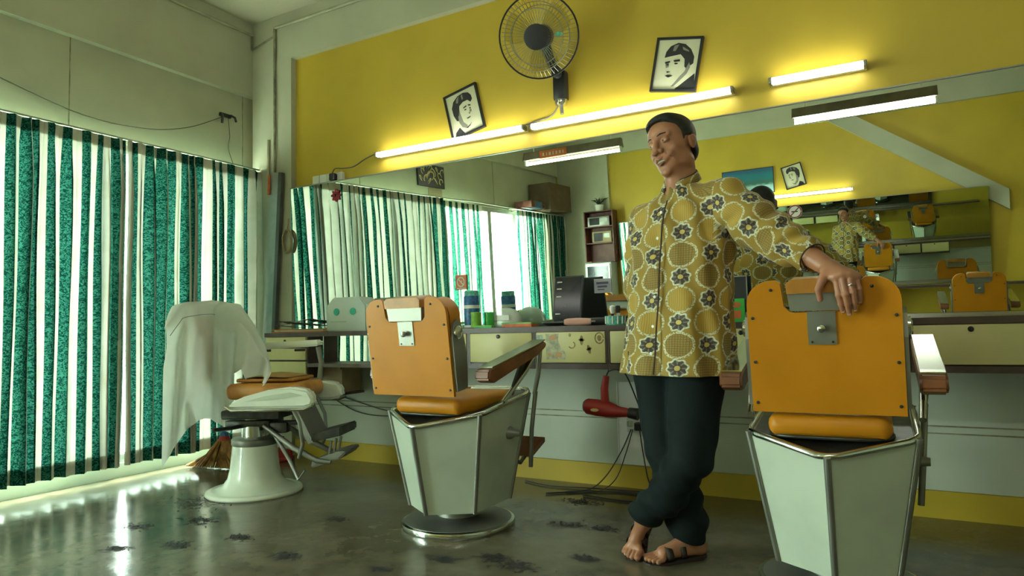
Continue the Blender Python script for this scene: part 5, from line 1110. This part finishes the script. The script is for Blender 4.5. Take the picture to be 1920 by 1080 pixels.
# ---------- head (fine grid)
F = Field((-0.90, 2.44, 1.33), (-0.55, 2.80, 1.78), 0.0021)
F.ell(hp(0, -0.012, 0.030), (0.078, 0.094, 0.083), HA, 0.01)            # cranium
F.ell(hp(0, 0.034, 0.040), (0.063, 0.054, 0.046), HA, 0.02)             # forehead
F.ell(hp(0, 0.018, -0.045), (0.066, 0.068, 0.082), HA, 0.02)            # face block
F.ell(hp(0, 0.038, -0.092), (0.046, 0.042, 0.036), HA, 0.02)            # lower jaw
F.ell(hp(0, 0.072, -0.119), (0.021, 0.014, 0.014), HA, 0.018)           # chin
for s in (-1, 1):
    F.ell(hp(s * .054, .000, -.085), (0.017, 0.03, 0.022), HA, 0.02)    # jaw corners
    F.ell(hp(s * .046, .050, -.034), (0.021, 0.021, 0.017), HA, 0.018)  # cheekbones
    F.ell(hp(s * .033, .068, -.058), (0.017, 0.016, 0.015), HA, 0.014)  # smiling cheeks
    F.cap(hp(s * .012, .084, .020), hp(s * .050, .066, .021), .0080, .007, 0.012)   # brow
    F.ell(hp(s * .033, .092, .000), (0.016, 0.011, 0.010), HA, 0.012, 'sub')        # socket
    F.ell(hp(s * .033, .0705, .000), (0.0165, 0.0145, 0.0120), HA, 0.004)           # lids
    F.ell(hp(s * .033, .0885, -.0005), (0.0130, 0.010, 0.0040), HA, 0.002, 'sub')   # eye slit
    F.cap(hp(s * .020, .081, -.0125), hp(s * .046, .073, -.0105), .0022, .0018, 0.004, 'sub')  # under-eye crease
    # ear
    F.ell(hp(s * .079, -.022, -.022), (0.009, 0.017, 0.026), HA, 0.006)
    F.ell(hp(s * .083, -.030, -.008), (0.008, 0.014, 0.016), HA, 0.005)
    F.ell(hp(s * .089, -.019, -.016), (0.006, 0.009, 0.014), HA, 0.004, 'sub')
F.cap(hp(0, .084, .014), hp(0, .102, -.028), .0090, .0125, 0.010)       # nose bridge
F.ell(hp(0, .103, -.034), (0.0150, 0.0125, 0.0115), HA, 0.006)
for s in (-1, 1):
    F.ell(hp(s * .0175, .092, -.037), (0.0100, 0.0115, 0.0095), HA, 0.005)
    F.ell(hp(s * .0090, .100, -.0465), (0.0050, 0.0060, 0.0038), HA, 0.002, 'sub')
    F.cap(hp(s * .027, .087, -.040), hp(s * .043, .070, -.074), .0028, .0022, 0.006, 'sub')   # smile folds
F.ell(hp(0, .080, -.070), (0.030, 0.016, 0.019), HA, 0.010)             # mouth mound
F.cap(hp(-.029, .076, -.060), hp(0, .096, -.067), .0030, .0056, 0.003); F.cap(hp(.029, .076, -.060), hp(0, .096, -.067), .0030, .0056, 0.003)
F.cap(hp(-.024, .074, -.076), hp(0, .092, -.0865), .0030, .0066, 0.003); F.cap(hp(.024, .074, -.076), hp(0, .092, -.0865), .0030, .0066, 0.003)
F.ell(hp(0, .093, -.0755), (0.024, 0.012, 0.0048), HA, 0.002, 'sub')    # open smile
nk0 = hp(0, -.022, -.075)
F.cap(nk0, NB, .056, .060, 0.022); F.cap(hp(0, .018, -.10), NB + Tf * .03, .034, .046, 0.02)
F.cap(NB, NB + A3((0, 0, -.08)), .062, .080, 0.02)
head_me = F.mesh('head', 'skin')
# hair cap
Hh = Field((-0.90, 2.44, 1.44), (-0.55, 2.80, 1.78), 0.0024)
Hh.ell(hp(0, -0.016, 0.036), (0.0835, 0.101, 0.088), HA, 0.004)
Hh.ell(hp(0, 0.030, 0.078), (0.066, 0.058, 0.040), HA, 0.02)
Hh.ell(hp(0, -0.050, -0.030), (0.066, 0.062, 0.062), HA, 0.02)
q = Hh.sub((-0.90, 2.44, 1.44), (-0.55, 2.80, 1.78), 0)
sl, x, y, z = q; P_ = [ (x - HO[0]) * a[0] + (y - HO[1]) * a[1] + (z - HO[2]) * a[2] for a in (Hx, Hy, Hz)]
hl = np.interp(P_[1].ravel(), [-.12, -.07, -.055, -.046, -.036, .002, .010, .018, .036, .056, .072, .12], [-.090, -.086, -.062, -.045, .008, .004, -.020, .024, .052, .066, .082, .080]).reshape(P_[1].shape).astype(np.float32)
Hh.put(sl, ((hl - P_[2]) * 0.75 + 0.0012 * np.sin(P_[0] * 900) * np.sin(P_[1] * 700)).astype(np.float32), 0.006, 'int')
hair_me = Hh.mesh('hair', 'hair')

# ---------- left forearm and hand (fine grid)
G = Field((-0.42, 2.22, 0.86), (-0.05, 2.52, 1.26), 0.0020)
G.cap(elL, elL + (wrL - elL) * 0.45, .038, .037, 0.01); G.cap(elL + (wrL - elL) * 0.45, wrL, .037, .027, 0.012)
fingers = [((-.152, 2.302, 1.040), (-.144, 2.289, .983), (-.140, 2.298, .955), (-.136, 2.311, .933), .0098),
           ((-.134, 2.296, 1.046), (-.125, 2.283, .984), (-.121, 2.294, .953), (-.119, 2.309, .925), .0100),
           ((-.114, 2.299, 1.045), (-.106, 2.288, .990), (-.103, 2.297, .961), (-.102, 2.311, .936), .0096),
           ((-.096, 2.307, 1.038), (-.088, 2.299, .998), (-.087, 2.304, .978), (-.088, 2.313, .960), .0084)]
for a, b, c, d, r in fingers:
    G.cap(wrL + A3((0.0, 0, 0.0)), a, .0225, .0150, 0.012)
    G.ell(a, (r * 1.35, r * 1.3, r * 1.25), None, 0.005)
    G.cap(a, b, r * 1.08, r, 0.003); G.ell(b, (r * 1.08,) * 3, None, 0.003); G.cap(b, c, r * .98, r * .9, 0.0025); G.cap(c, d, r * .9, r * .76, 0.0025)
G.cap((-.170, 2.325, 1.062), (-.190, 2.300, 1.030), .020, .0145, 0.012)      # thumb base
G.cap((-.190, 2.300, 1.030), (-.201, 2.292, 1.002), .0125, .0108, 0.004); G.cap((-.201, 2.292, 1.002), (-.197, 2.298, .972), .0108, .0086, 0.003)
G.cap((-.178, 2.312, 1.050), (-.150, 2.300, 1.036), .0120, .0120, 0.010)
hand_me = G.mesh('hand', 'skin')
# ---------- trunk core, legs, right arm, feet (coarse, mostly inside the clothes)
Lf = A3((-0.885, 2.585, 0.150)); Rf = A3((-0.724, 2.668, 0.085))
K = Field((-1.02, 2.38, -0.002), (-0.26, 2.86, 1.46), 0.0042)
K.cap(NB + A3((0, 0, -.03)), (-.71, 2.62, 1.25), .055, .10, 0.03); K.cap((-.71, 2.62, 1.25), (-.735, 2.61, .82), .10, .11, 0.03)
K.cap(NB + A3((0, 0, -.06)), shL, .05, .045, 0.02); K.cap(NB + A3((0, 0, -.06)), shR, .05, .045, 0.02)
K.cap(shL, elL, .045, .038, 0.02); K.cap(shR, elR, .045, .036, 0.02); K.cap(elR, wrR, .036, .026, 0.01); K.cap(wrR, (-.83, 2.585, .775), .026, .03, 0.01)
K.cap((-.80, 2.62, .80), (-.786, 2.60, .42), .07, .045, 0.02); K.cap((-.786, 2.60, .42), Rf, .045, .030, 0.01)
K.cap((-.655, 2.585, .80), (-.668, 2.51, .42), .07, .045, 0.02); K.cap((-.668, 2.51, .42), Lf, .045, .028, 0.01)
body_low = K.mesh('low', 'skin')
# feet
Q = Field((-1.02, 2.38, -0.002), (-0.60, 2.80, 0.26), 0.0025)
Q.cap(Lf + A3((0, 0, .06)), Lf, .030, .030, 0.01); Q.cap(Rf + A3((0, 0, .08)), Rf, .031, .032, 0.01)
def foot(ank, heel, ball, toes, rs):
    Q.cap(ank, heel, .032, .028, 0.012); Q.cap(heel, ball, .028, .026, 0.014); Q.cap(ank, ball, .030, .020, 0.016)
    for (a, b), r in zip(toes, rs): Q.cap(ball, a, .018, r * 1.1, 0.008); Q.cap(a, b, r * 1.05, r, 0.002)
# planted right foot, pointing left towards the viewer
heel = A3((-.700, 2.690, .045)); ball = A3((-.812, 2.585, .036)); d_ = unit(ball - heel); w_ = np.cross(A3((0, 0, 1)), d_)   # w_: to his left
toes = []
for i, (o_, l, r) in enumerate(((.034, .052, .0125), (.014, .060, .0095), (-.003, .055, .009), (-.019, .047, .0085), (-.034, .037, .0085))):
    a = ball + d_ * .018 + w_ * (-o_ * 1.0) + A3((0, 0, -.013)); toes.append((a, a + d_ * (l - .014) + w_ * (-o_ * .1) + A3((0, 0, -.004))))
foot(Rf, heel, ball, toes, (.0125, .0095, .009, .0085, .0085)); toesR = toes; ballR, heelR, dR, wR = ball, heel, d_, w_
# crossed left foot, heel lifted, resting on its toes
heel = A3((-.905, 2.655, .150)); ball = A3((-.928, 2.600, .062)); d_ = unit(A3((-.10, -.62, -.35))); w_ = unit(A3((-1.0, .12, 0.05)))
toes = []
for i, (o_, l, r) in enumerate(((-.032, .050, .0125), (-.013, .056, .0095), (.004, .052, .009), (.019, .045, .0085), (.032, .036, .0085))):
    a = ball + d_ * .026 + w_ * o_ + A3((0, 0, -.016)); toes.append((a, a + d_ * (l - .020)))
foot(Lf, heel, ball, toes, (.0125, .0095, .009, .0085, .0085)); ballL, heelL, dL, wL, toesL = ball, heel, d_, w_, toes
feet_me = Q.mesh('feet', 'skin')
bm = nb()
for me in (head_me, hand_me, body_low, feet_me): bm.from_mesh(me); bpy.data.meshes.remove(me)
me = bpy.data.meshes.new('body'); bm.to_mesh(me); bm.free(); me.polygons.foreach_set('use_smooth', [True] * len(me.polygons))
body = mlink(me, 'body', 'skin')
mlink(hair_me, 'hair', 'hair')
def small(name, m, fn, parent=None):
    bm = nb(); fn(bm); o = obj(name, bm, m, smooth=180); return bput(o)
def hell(bm, c, r, n=14):
    vs = bmesh.ops.create_uvsphere(bm, u_segments=n, v_segments=n // 2 + 2, radius=1.0)['verts']
    for v in vs:
        p = c + Hx * (v.co.x * r[0]) + Hy * (v.co.y * r[1]) + Hz * (v.co.z * r[2]); v.co = p
for s in (-1, 1):
    small('eye', mat('eye_white', (0.33, 0.30, 0.26), 0.25, var=0.02) if s < 0 else bpy.data.materials['eye_white'], lambda bm: hell(bm, hp(s * .033, .0700, .0), (.0130, .0125, .0105)))
    small('iris', 'black', lambda bm: hell(bm, hp(s * .033 - .0030, .0800, .0), (.0058, .0032, .0056)))
    small('eyebrow', 'hair', lambda bm: tube(bm, [hp(s * .014, .0915, .0215), hp(s * .029, .0875, .0262), hp(s * .045, .0765, .0252), hp(s * .055, .0660, .0195)], [.0020, .0032, .0028, .0010], 6))
    small('lip', 'lip', lambda bm: tube(bm, [hp(-.029, .0775, -.0605), hp(-.013, .0940, -.0648), hp(0, .0980, -.0665), hp(.013, .0940, -.0648), hp(.029, .0775, -.0605)] if s > 0 else [hp(-.025, .0775, -.0750), hp(-.012, .0920, -.0848), hp(0, .0955, -.0868), hp(.012, .0920, -.0848), hp(.025, .0775, -.0750)], [.0015, .0038, .0044, .0038, .0015], 8))
small('teeth', mat('teeth', (0.50, 0.45, 0.37), 0.25, var=0.03), lambda bm: hell(bm, hp(0, .0815, -.0735), (.0215, .0095, .0060)))
small('ring', 'chrome', lambda bm: (tube(bm, [(-.1095 + .0115 * math.cos(a), 2.2925 + .0115 * math.sin(a), 1.012) for a in [2 * PI * i / 16 for i in range(16)]], .0016, 6, closed=True), bx(bm, (-.1095, 2.2805, 1.012), (.008, .005, .008), bev=.0015)))
for a, b, c, d, r in fingers:
    small('fingernail', mat('nail', (0.42, 0.22, 0.14), 0.3) if 'nail' not in bpy.data.materials else bpy.data.materials['nail'], lambda bm: bx(bm, (d[0], d[1] - r * .72, d[2] + .001), (r * 1.05, .0025, r * 1.25), bev=.001))

# ---------- shirt
zt = [0.700, 0.735, 0.85, 1.00, 1.15, 1.28, 1.345, 1.385, 1.415, 1.440]
ta = [0.222, 0.220, 0.215, 0.210, 0.210, 0.205, 0.180, 0.135, 0.095, 0.070]
tb = [0.152, 0.150, 0.143, 0.138, 0.138, 0.132, 0.112, 0.090, 0.075, 0.066]
cxz = lambda z: (np.interp(z, [0.70, 1.0, 1.30, 1.44], [-.742, -.722, -.702, -.700]), np.interp(z, [0.70, 1.0, 1.30, 1.44], [2.605, 2.612, 2.622, 2.625]))
def torso_d(x, y, z):
    zz = z.ravel(); cx, cy = cxz(zz); a = np.interp(zz, zt, ta); b = np.interp(zz, zt, tb)
    cx, cy, a, b = (q.reshape(z.shape).astype(np.float32) for q in (cx, cy, a, b))
    l = (x - cx) * Tl[0] + (y - cy) * Tl[1]; f = (x - cx) * Tf[0] + (y - cy) * Tf[1]
    n = (np.abs(l / a) ** 2.4 + np.abs(f / b) ** 2.4) ** (1 / 2.4)
    ang = np.arctan2(l / a, f / b)
    low = np.clip((1.25 - z) / .5, 0, 1)
    fold = 0.0075 * low * np.sin(ang * 7 + 1.2 * np.sin(z * 9)) + 0.0055 * np.sin(z * 38 + l * 22 + 1.5 * np.sin(ang * 3)) * np.clip((z - .8) * 2, .25, 1) + 0.0035 * np.sin(ang * 13 + z * 17)
    d = (n - 1) * b * 0.9 + fold
    return d
def slwr(ax0, ax1, amp, fr):
    u_ = unit(ax1 - ax0)
    def fn(x, y, z):
        t = (x - ax0[0]) * u_[0] + (y - ax0[1]) * u_[1] + (z - ax0[2]) * u_[2]
        return amp * np.sin(t * fr + 2.0 * np.sin((z - y) * 24)) + amp * .6 * np.sin(t * fr * .47 + x * 31)
    return fn
T = Field((-1.04, 2.36, 0.68), (-0.17, 2.88, 1.50), 0.0042)
q = T.sub((-1.04, 2.36, 0.68), (-0.17, 2.88, 1.50), 0); sl, x, y, z = q
d = torso_d(x, y, z)
d = np.maximum(d, np.maximum(0.716 - z, z - 1.437)).astype(np.float32)
T.put(sl, d, 0.008, 'add')
T.cap(NB + A3((0, 0, -.045)), shL + A3((0.0, 0.0, 0.005)), .058, .062, 0.03); T.cap(NB + A3((0, 0, -.050)), shR + A3((0, 0, .005)), .058, .058, 0.03)
mL = (shL + elL) / 2 + A3((0.005, 0, -.022))
T.cap(shL, mL, .074, .084, 0.02, fn=slwr(shL, elL, .0045, 62)); T.cap(mL, elL + A3((0, 0, -.010)), .084, .076, 0.02, fn=slwr(shL, elL, .005, 70)); T.cap(elL + A3((0, 0, -.012)), cuL + unit(wrL - cuL) * .012, .074, .047, 0.015, fn=slwr(elL, cuL, .0055, 85))
T.cap(shR, (shR + elR) / 2, .072, .070, 0.02, fn=slwr(shR, elR, .004, 60)); T.cap((shR + elR) / 2, elR, .070, .062, 0.02, fn=slwr(shR, elR, .0055, 70)); T.cap(elR, wrR + A3((0, 0, .02)), .060, .046, 0.015, fn=slwr(elR, wrR, .005, 80))
# open cuff and neckline
ud = unit(wrL - cuL); T.cap(cuL + ud * .030, cuL + ud * .12, .042, .050, 0.004, 'sub'); 
T.cap(cuL + ud * .052, cuL + ud * .12, .10, .10, 0.003, 'sub') if False else None
T.cap(NB + A3((0, 0, -.01)) + Tf * .012, NB + A3((0, 0, .10)), .060, .066, 0.004, 'sub')
me = T.mesh('shirt', 'batik')
# cloth coordinates
nv = len(me.vertices); co = np.empty(nv * 3, np.float32); me.vertices.foreach_get('co', co); co = co.reshape(-1, 3)
def segd(p, a, b):
    ab = b - a; t = np.clip(((p - a) @ ab) / (ab @ ab), 0, 1); return np.linalg.norm(p - a - t[:, None] * ab, axis=1), t
cx, cy = cxz(co[:, 2]); l = (co[:, 0] - cx) * Tl[0] + (co[:, 1] - cy) * Tl[1]; f = (co[:, 0] - cx) * Tf[0] + (co[:, 1] - cy) * Tf[1]
uvT = np.stack([np.arctan2(l / .215, f / .14) * .175 + 0.02, co[:, 2]], 1)
def sleeve_uv(a, b, c, off):
    d1, t1 = segd(co, a, b); d2, t2 = segd(co, b, c); L1 = np.linalg.norm(b - a); L2 = np.linalg.norm(c - b)
    first = d1 < d2; ax = np.where(first[:, None], unit(b - a), unit(c - b)); org = np.where(first[:, None], a, b)
    s_ = np.where(first, ((co - a) @ unit(b - a)), L1 + ((co - b) @ unit(c - b)))
    up = np.cross(ax, np.cross(A3((0, 0, 1)) + 0 * ax, ax)); up /= np.linalg.norm(up, axis=1)[:, None] + 1e-9; sd = np.cross(ax, up)
    r = co - org; ang = np.arctan2((r * sd).sum(1), (r * up).sum(1)); return np.stack([ang * .082 + off, -s_ + 1.36], 1), np.minimum(d1, d2)
uvL, dL_ = sleeve_uv(shL, elL, cuL, .05); uvR, dR_ = sleeve_uv(shR, elR, wrR, .11)
inL = l > 0.185 + 0.0 * l; inL &= (co[:, 2] > 1.215) | ((l > 0.226) & (co[:, 2] > 0.95)); inR = (l < -0.175) & (dR_ < .085) & (co[:, 2] > .80)
cls = np.where(inL, 1, np.where(inR, 2, 0))
uvs = [uvT, uvL, uvR]
uvl = me.uv_layers.new(name='uv'); nl = len(me.loops); li = np.empty(nl, np.int32); me.loops.foreach_get('vertex_index', li)
npol = len(me.polygons); ls = np.empty(npol, np.int32); lt = np.empty(npol, np.int32); me.polygons.foreach_get('loop_start', ls); me.polygons.foreach_get('loop_total', lt)
pc = cls[li[ls]]; lc = np.repeat(pc, lt); out = np.empty((nl, 2), np.float32)
for k in range(3): m_ = lc == k; out[m_] = uvs[k][li[m_]]
# unwrap the seam behind
for k in range(3):
    per = [.175, .082, .082][k] * 2 * PI
    u0 = np.repeat(out[ls, 0], lt); dd = out[:, 0] - u0; m_ = lc == k; out[m_, 0] -= np.round(dd[m_] / per) * per
uvl.data.foreach_set('uv', out.ravel())
shirt = mlink(me, 'shirt', 'batik')
def tsurf(z, ang, off=0.0):
    cx, cy = cxz(z); a = np.interp(z, zt, ta) + off; b = np.interp(z, zt, tb) + off
    c_, s_ = math.cos(ang), math.sin(ang); k = (abs(c_) ** 2.4 + abs(s_) ** 2.4) ** (-1 / 2.4)
    return A3((cx, cy, z)) + Tl * (a * s_ * k) + Tf * (b * c_ * k)
# dark placket line, buttons, stand collar
zs = np.linspace(0.722, 1.375, 34)
def strip(bm, a0, a1, off):
    pv = None
    for z in zs:
        q = [bm.verts.new(tsurf(z, a, off + 0.004 * math.sin(z * 30) * 0.3)) for a in (a0, a1)]
        if pv: bm.faces.new((pv[0], pv[1], q[1], q[0]))
        pv = q
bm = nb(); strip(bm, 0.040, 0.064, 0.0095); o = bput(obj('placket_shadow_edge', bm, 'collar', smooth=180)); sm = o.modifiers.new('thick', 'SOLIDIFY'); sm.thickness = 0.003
for z in (0.80, 0.90, 1.01, 1.12, 1.23, 1.33):
    bm = nb(); lathe(bm, [(0.0055, 0), (0.0058, 0.002), (0.003, 0.003)], 12, tsurf(z, -0.02, 0.012), tuple(Tf)); bput(obj('button', bm, 'white', smooth=40))
for nm, m_, off, hh in (('collar_lining', 'collar', 0.0, 0.0), ('stand_collar', 'batik', 0.004, -0.004)):
    bm = nb(); uvq = bm.loops.layers.uv.new('uv'); pv = None; n = 44
    for i in range(n + 1):
        a = -PI + 0.34 + (2 * PI - 0.68) * i / n   # opening at the front
        ang = a + PI
        zz = 1.446 + 0.032 * (-math.cos(ang)) ; r0 = 0.070 + off; r1 = 0.063 + off
        dr = Tf * math.cos(ang) + Tl * math.sin(ang); c0 = NB + A3((0, 0, zz - 1.425)) + Tf * 0.006
        q = [bm.verts.new(c0 + dr * r0 * (1.1 if abs(math.cos(ang)) > .7 else 1.0)), bm.verts.new(c0 + dr * r1 + A3((0, 0, 0.040 + hh)))]
        if pv:
            fc_ = bm.faces.new((pv[0], q[0], q[1], pv[1]))
            for lp, (uu, vv) in zip(fc_.loops, (((i - 1) * .009, 0), (i * .009, 0), (i * .009, .04), ((i - 1) * .009, .04))): lp[uvq].uv = (uu, vv + 1.5)
        pv = q
    o = bput(obj(nm, bm, m_, smooth=180)); sm = o.modifiers.new('thick', 'SOLIDIFY'); sm.thickness = 0.003
bm = nb(); xx, yy = frame_of(ud); cc = Vector(cuL + ud * .016)
tube(bm, [cc + (xx * math.cos(a) + yy * math.sin(a)) * 0.0465 for a in [2 * PI * i / 30 for i in range(30)]], 0.0025, 6, closed=True); bput(obj('cuff_edge', bm, 'collar', smooth=180))

# ---------- trousers
Z = Field((-1.00, 2.38, 0.03), (-0.50, 2.84, 0.80), 0.0042)
def tw(amp, fr, ph=0): return lambda x, y, z: amp * np.sin(z * fr + x * 40 + ph) * np.clip((.62 - z) * 4, .2, 1) + amp * .7 * np.sin(z * fr * .4 + y * 50 + ph)
Z.cap((-.81, 2.625, .80), (-.66, 2.585, .80), .125, .125, 0.02)
Z.cap((-.815, 2.63, .76), (-.790, 2.60, .42), .112, .080, 0.02, fn=tw(.003, 40)); Z.cap((-.790, 2.60, .42), (-.752, 2.645, .235), .080, .074, 0.02, fn=tw(.005, 60, 1)); Z.cap((-.752, 2.645, .235), Rf + A3((-.012, 0, .045)), .074, .078, 0.02, fn=tw(.006, 70, 2))
Z.cap((-.655, 2.580, .76), (-.672, 2.505, .42), .112, .082, 0.02, fn=tw(.003, 40, 2)); Z.cap((-.672, 2.505, .42), (-.775, 2.545, .270), .080, .072, 0.012, fn=tw(.005, 60)); Z.cap((-.775, 2.545, .270), Lf + A3((.010, 0, .035)), .072, .062, 0.012, fn=tw(.006, 70, 3))
# hems cut square to each shin
def hem_cut(c, n, r):
    q = Z.sub(np.array(c) - r, np.array(c) + r, 0)
    sl, x, y, z = q; n = unit(n); h = (x - c[0]) * n[0] + (y - c[1]) * n[1] + (z - c[2]) * n[2]
    dd = np.sqrt((x - c[0]) ** 2 + (y - c[1]) ** 2 + (z - c[2]) ** 2) - r * .95
    Z.put(sl, np.maximum(-h, dd).astype(np.float32), 0.005, 'sub')
hem_cut(Rf + A3((0.01, 0, -.045)), (-.12, -.25, -1), .12); hem_cut(Lf + A3((-.028, -.012, -.010)), (-.75, -.2, -.9), .085)
me = Z.mesh('trousers', 'trouser'); mlink(me, 'trousers', 'trouser')

# ---------- sandals
def sandal(heel, ball, toes, d_, w_, up, sgn):
    h = heel - A3(up) * .028; b = ball - A3(up) * .026; tp = (toes[1][1] - A3(up) * .010)
    outl = []
    prof = [(-.03, .022), (0, .030), (.35, .028), (.75, .042), (.92, .044), (1.08, .030), (1.16, .010)]
    L_ = tp - h; 
    bm = nb(); vs = []
    path = [h - d_ * .022, h, h + (b - h) * .5, b, b + (tp - b) * .5, tp, tp + d_ * .010]; wd = [.012, .028, .027, .041, .043, .030, .010]
    top = []; bot = []
    for p, w in zip(path, wd):
        top.append((bm.verts.new(p - w_ * w), bm.verts.new(p + w_ * w))); bot.append((bm.verts.new(p - w_ * w - A3(up) * .013), bm.verts.new(p + w_ * w - A3(up) * .013)))
    for i in range(len(path) - 1):
        bm.faces.new((top[i][0], top[i][1], top[i + 1][1], top[i + 1][0])); bm.faces.new((bot[i][1], bot[i][0], bot[i + 1][0], bot[i + 1][1]))
        bm.faces.new((top[i][0], top[i + 1][0], bot[i + 1][0], bot[i][0])); bm.faces.new((top[i + 1][1], top[i][1], bot[i][1], bot[i + 1][1]))
    bm.faces.new((top[0][1], top[0][0], bot[0][0], bot[0][1])); bm.faces.new((top[-1][0], top[-1][1], bot[-1][1], bot[-1][0]))
    o = bput(obj('sandal_sole', bm, 'leather'))
    for k, (f_, wid) in enumerate(((.92, .026), (.55, .022))):
        c0 = heel + (ball - heel) * f_; bm = nb(); r = .037 if k == 0 else .034; pv = None
        for i in range(13):
            a = PI * i / 12; p = c0 - A3(up) * .018 + w_ * (r * 1.12 * math.cos(a)) + A3(up) * (r * 1.25 * math.sin(a)) + A3(up) * (.0 if k == 0 else .012 * math.sin(a))
            q = [bm.verts.new(p - d_ * wid / 2), bm.verts.new(p + d_ * wid / 2)]
            if pv: bm.faces.new((pv[0], pv[1], q[1], q[0]))
            pv = q
        o = bput(obj('sandal_strap', bm, 'leather', smooth=180)); sm = o.modifiers.new('thick', 'SOLIDIFY'); sm.thickness = 0.004
sandal(heelR, ballR, toesR, dR, wR, (0, 0, 1), 1)
upL = np.cross(dL, wL); upL = upL if upL[2] > -2 else upL
upL = unit(A3((-.05, -.55, .83)) - dL * (A3((-.05, -.55, .83)) @ dL))
sandal(heelL, ballL, toesL, unit(ballL - heelL) * .6 + dL * .4, wL, upL, 1)
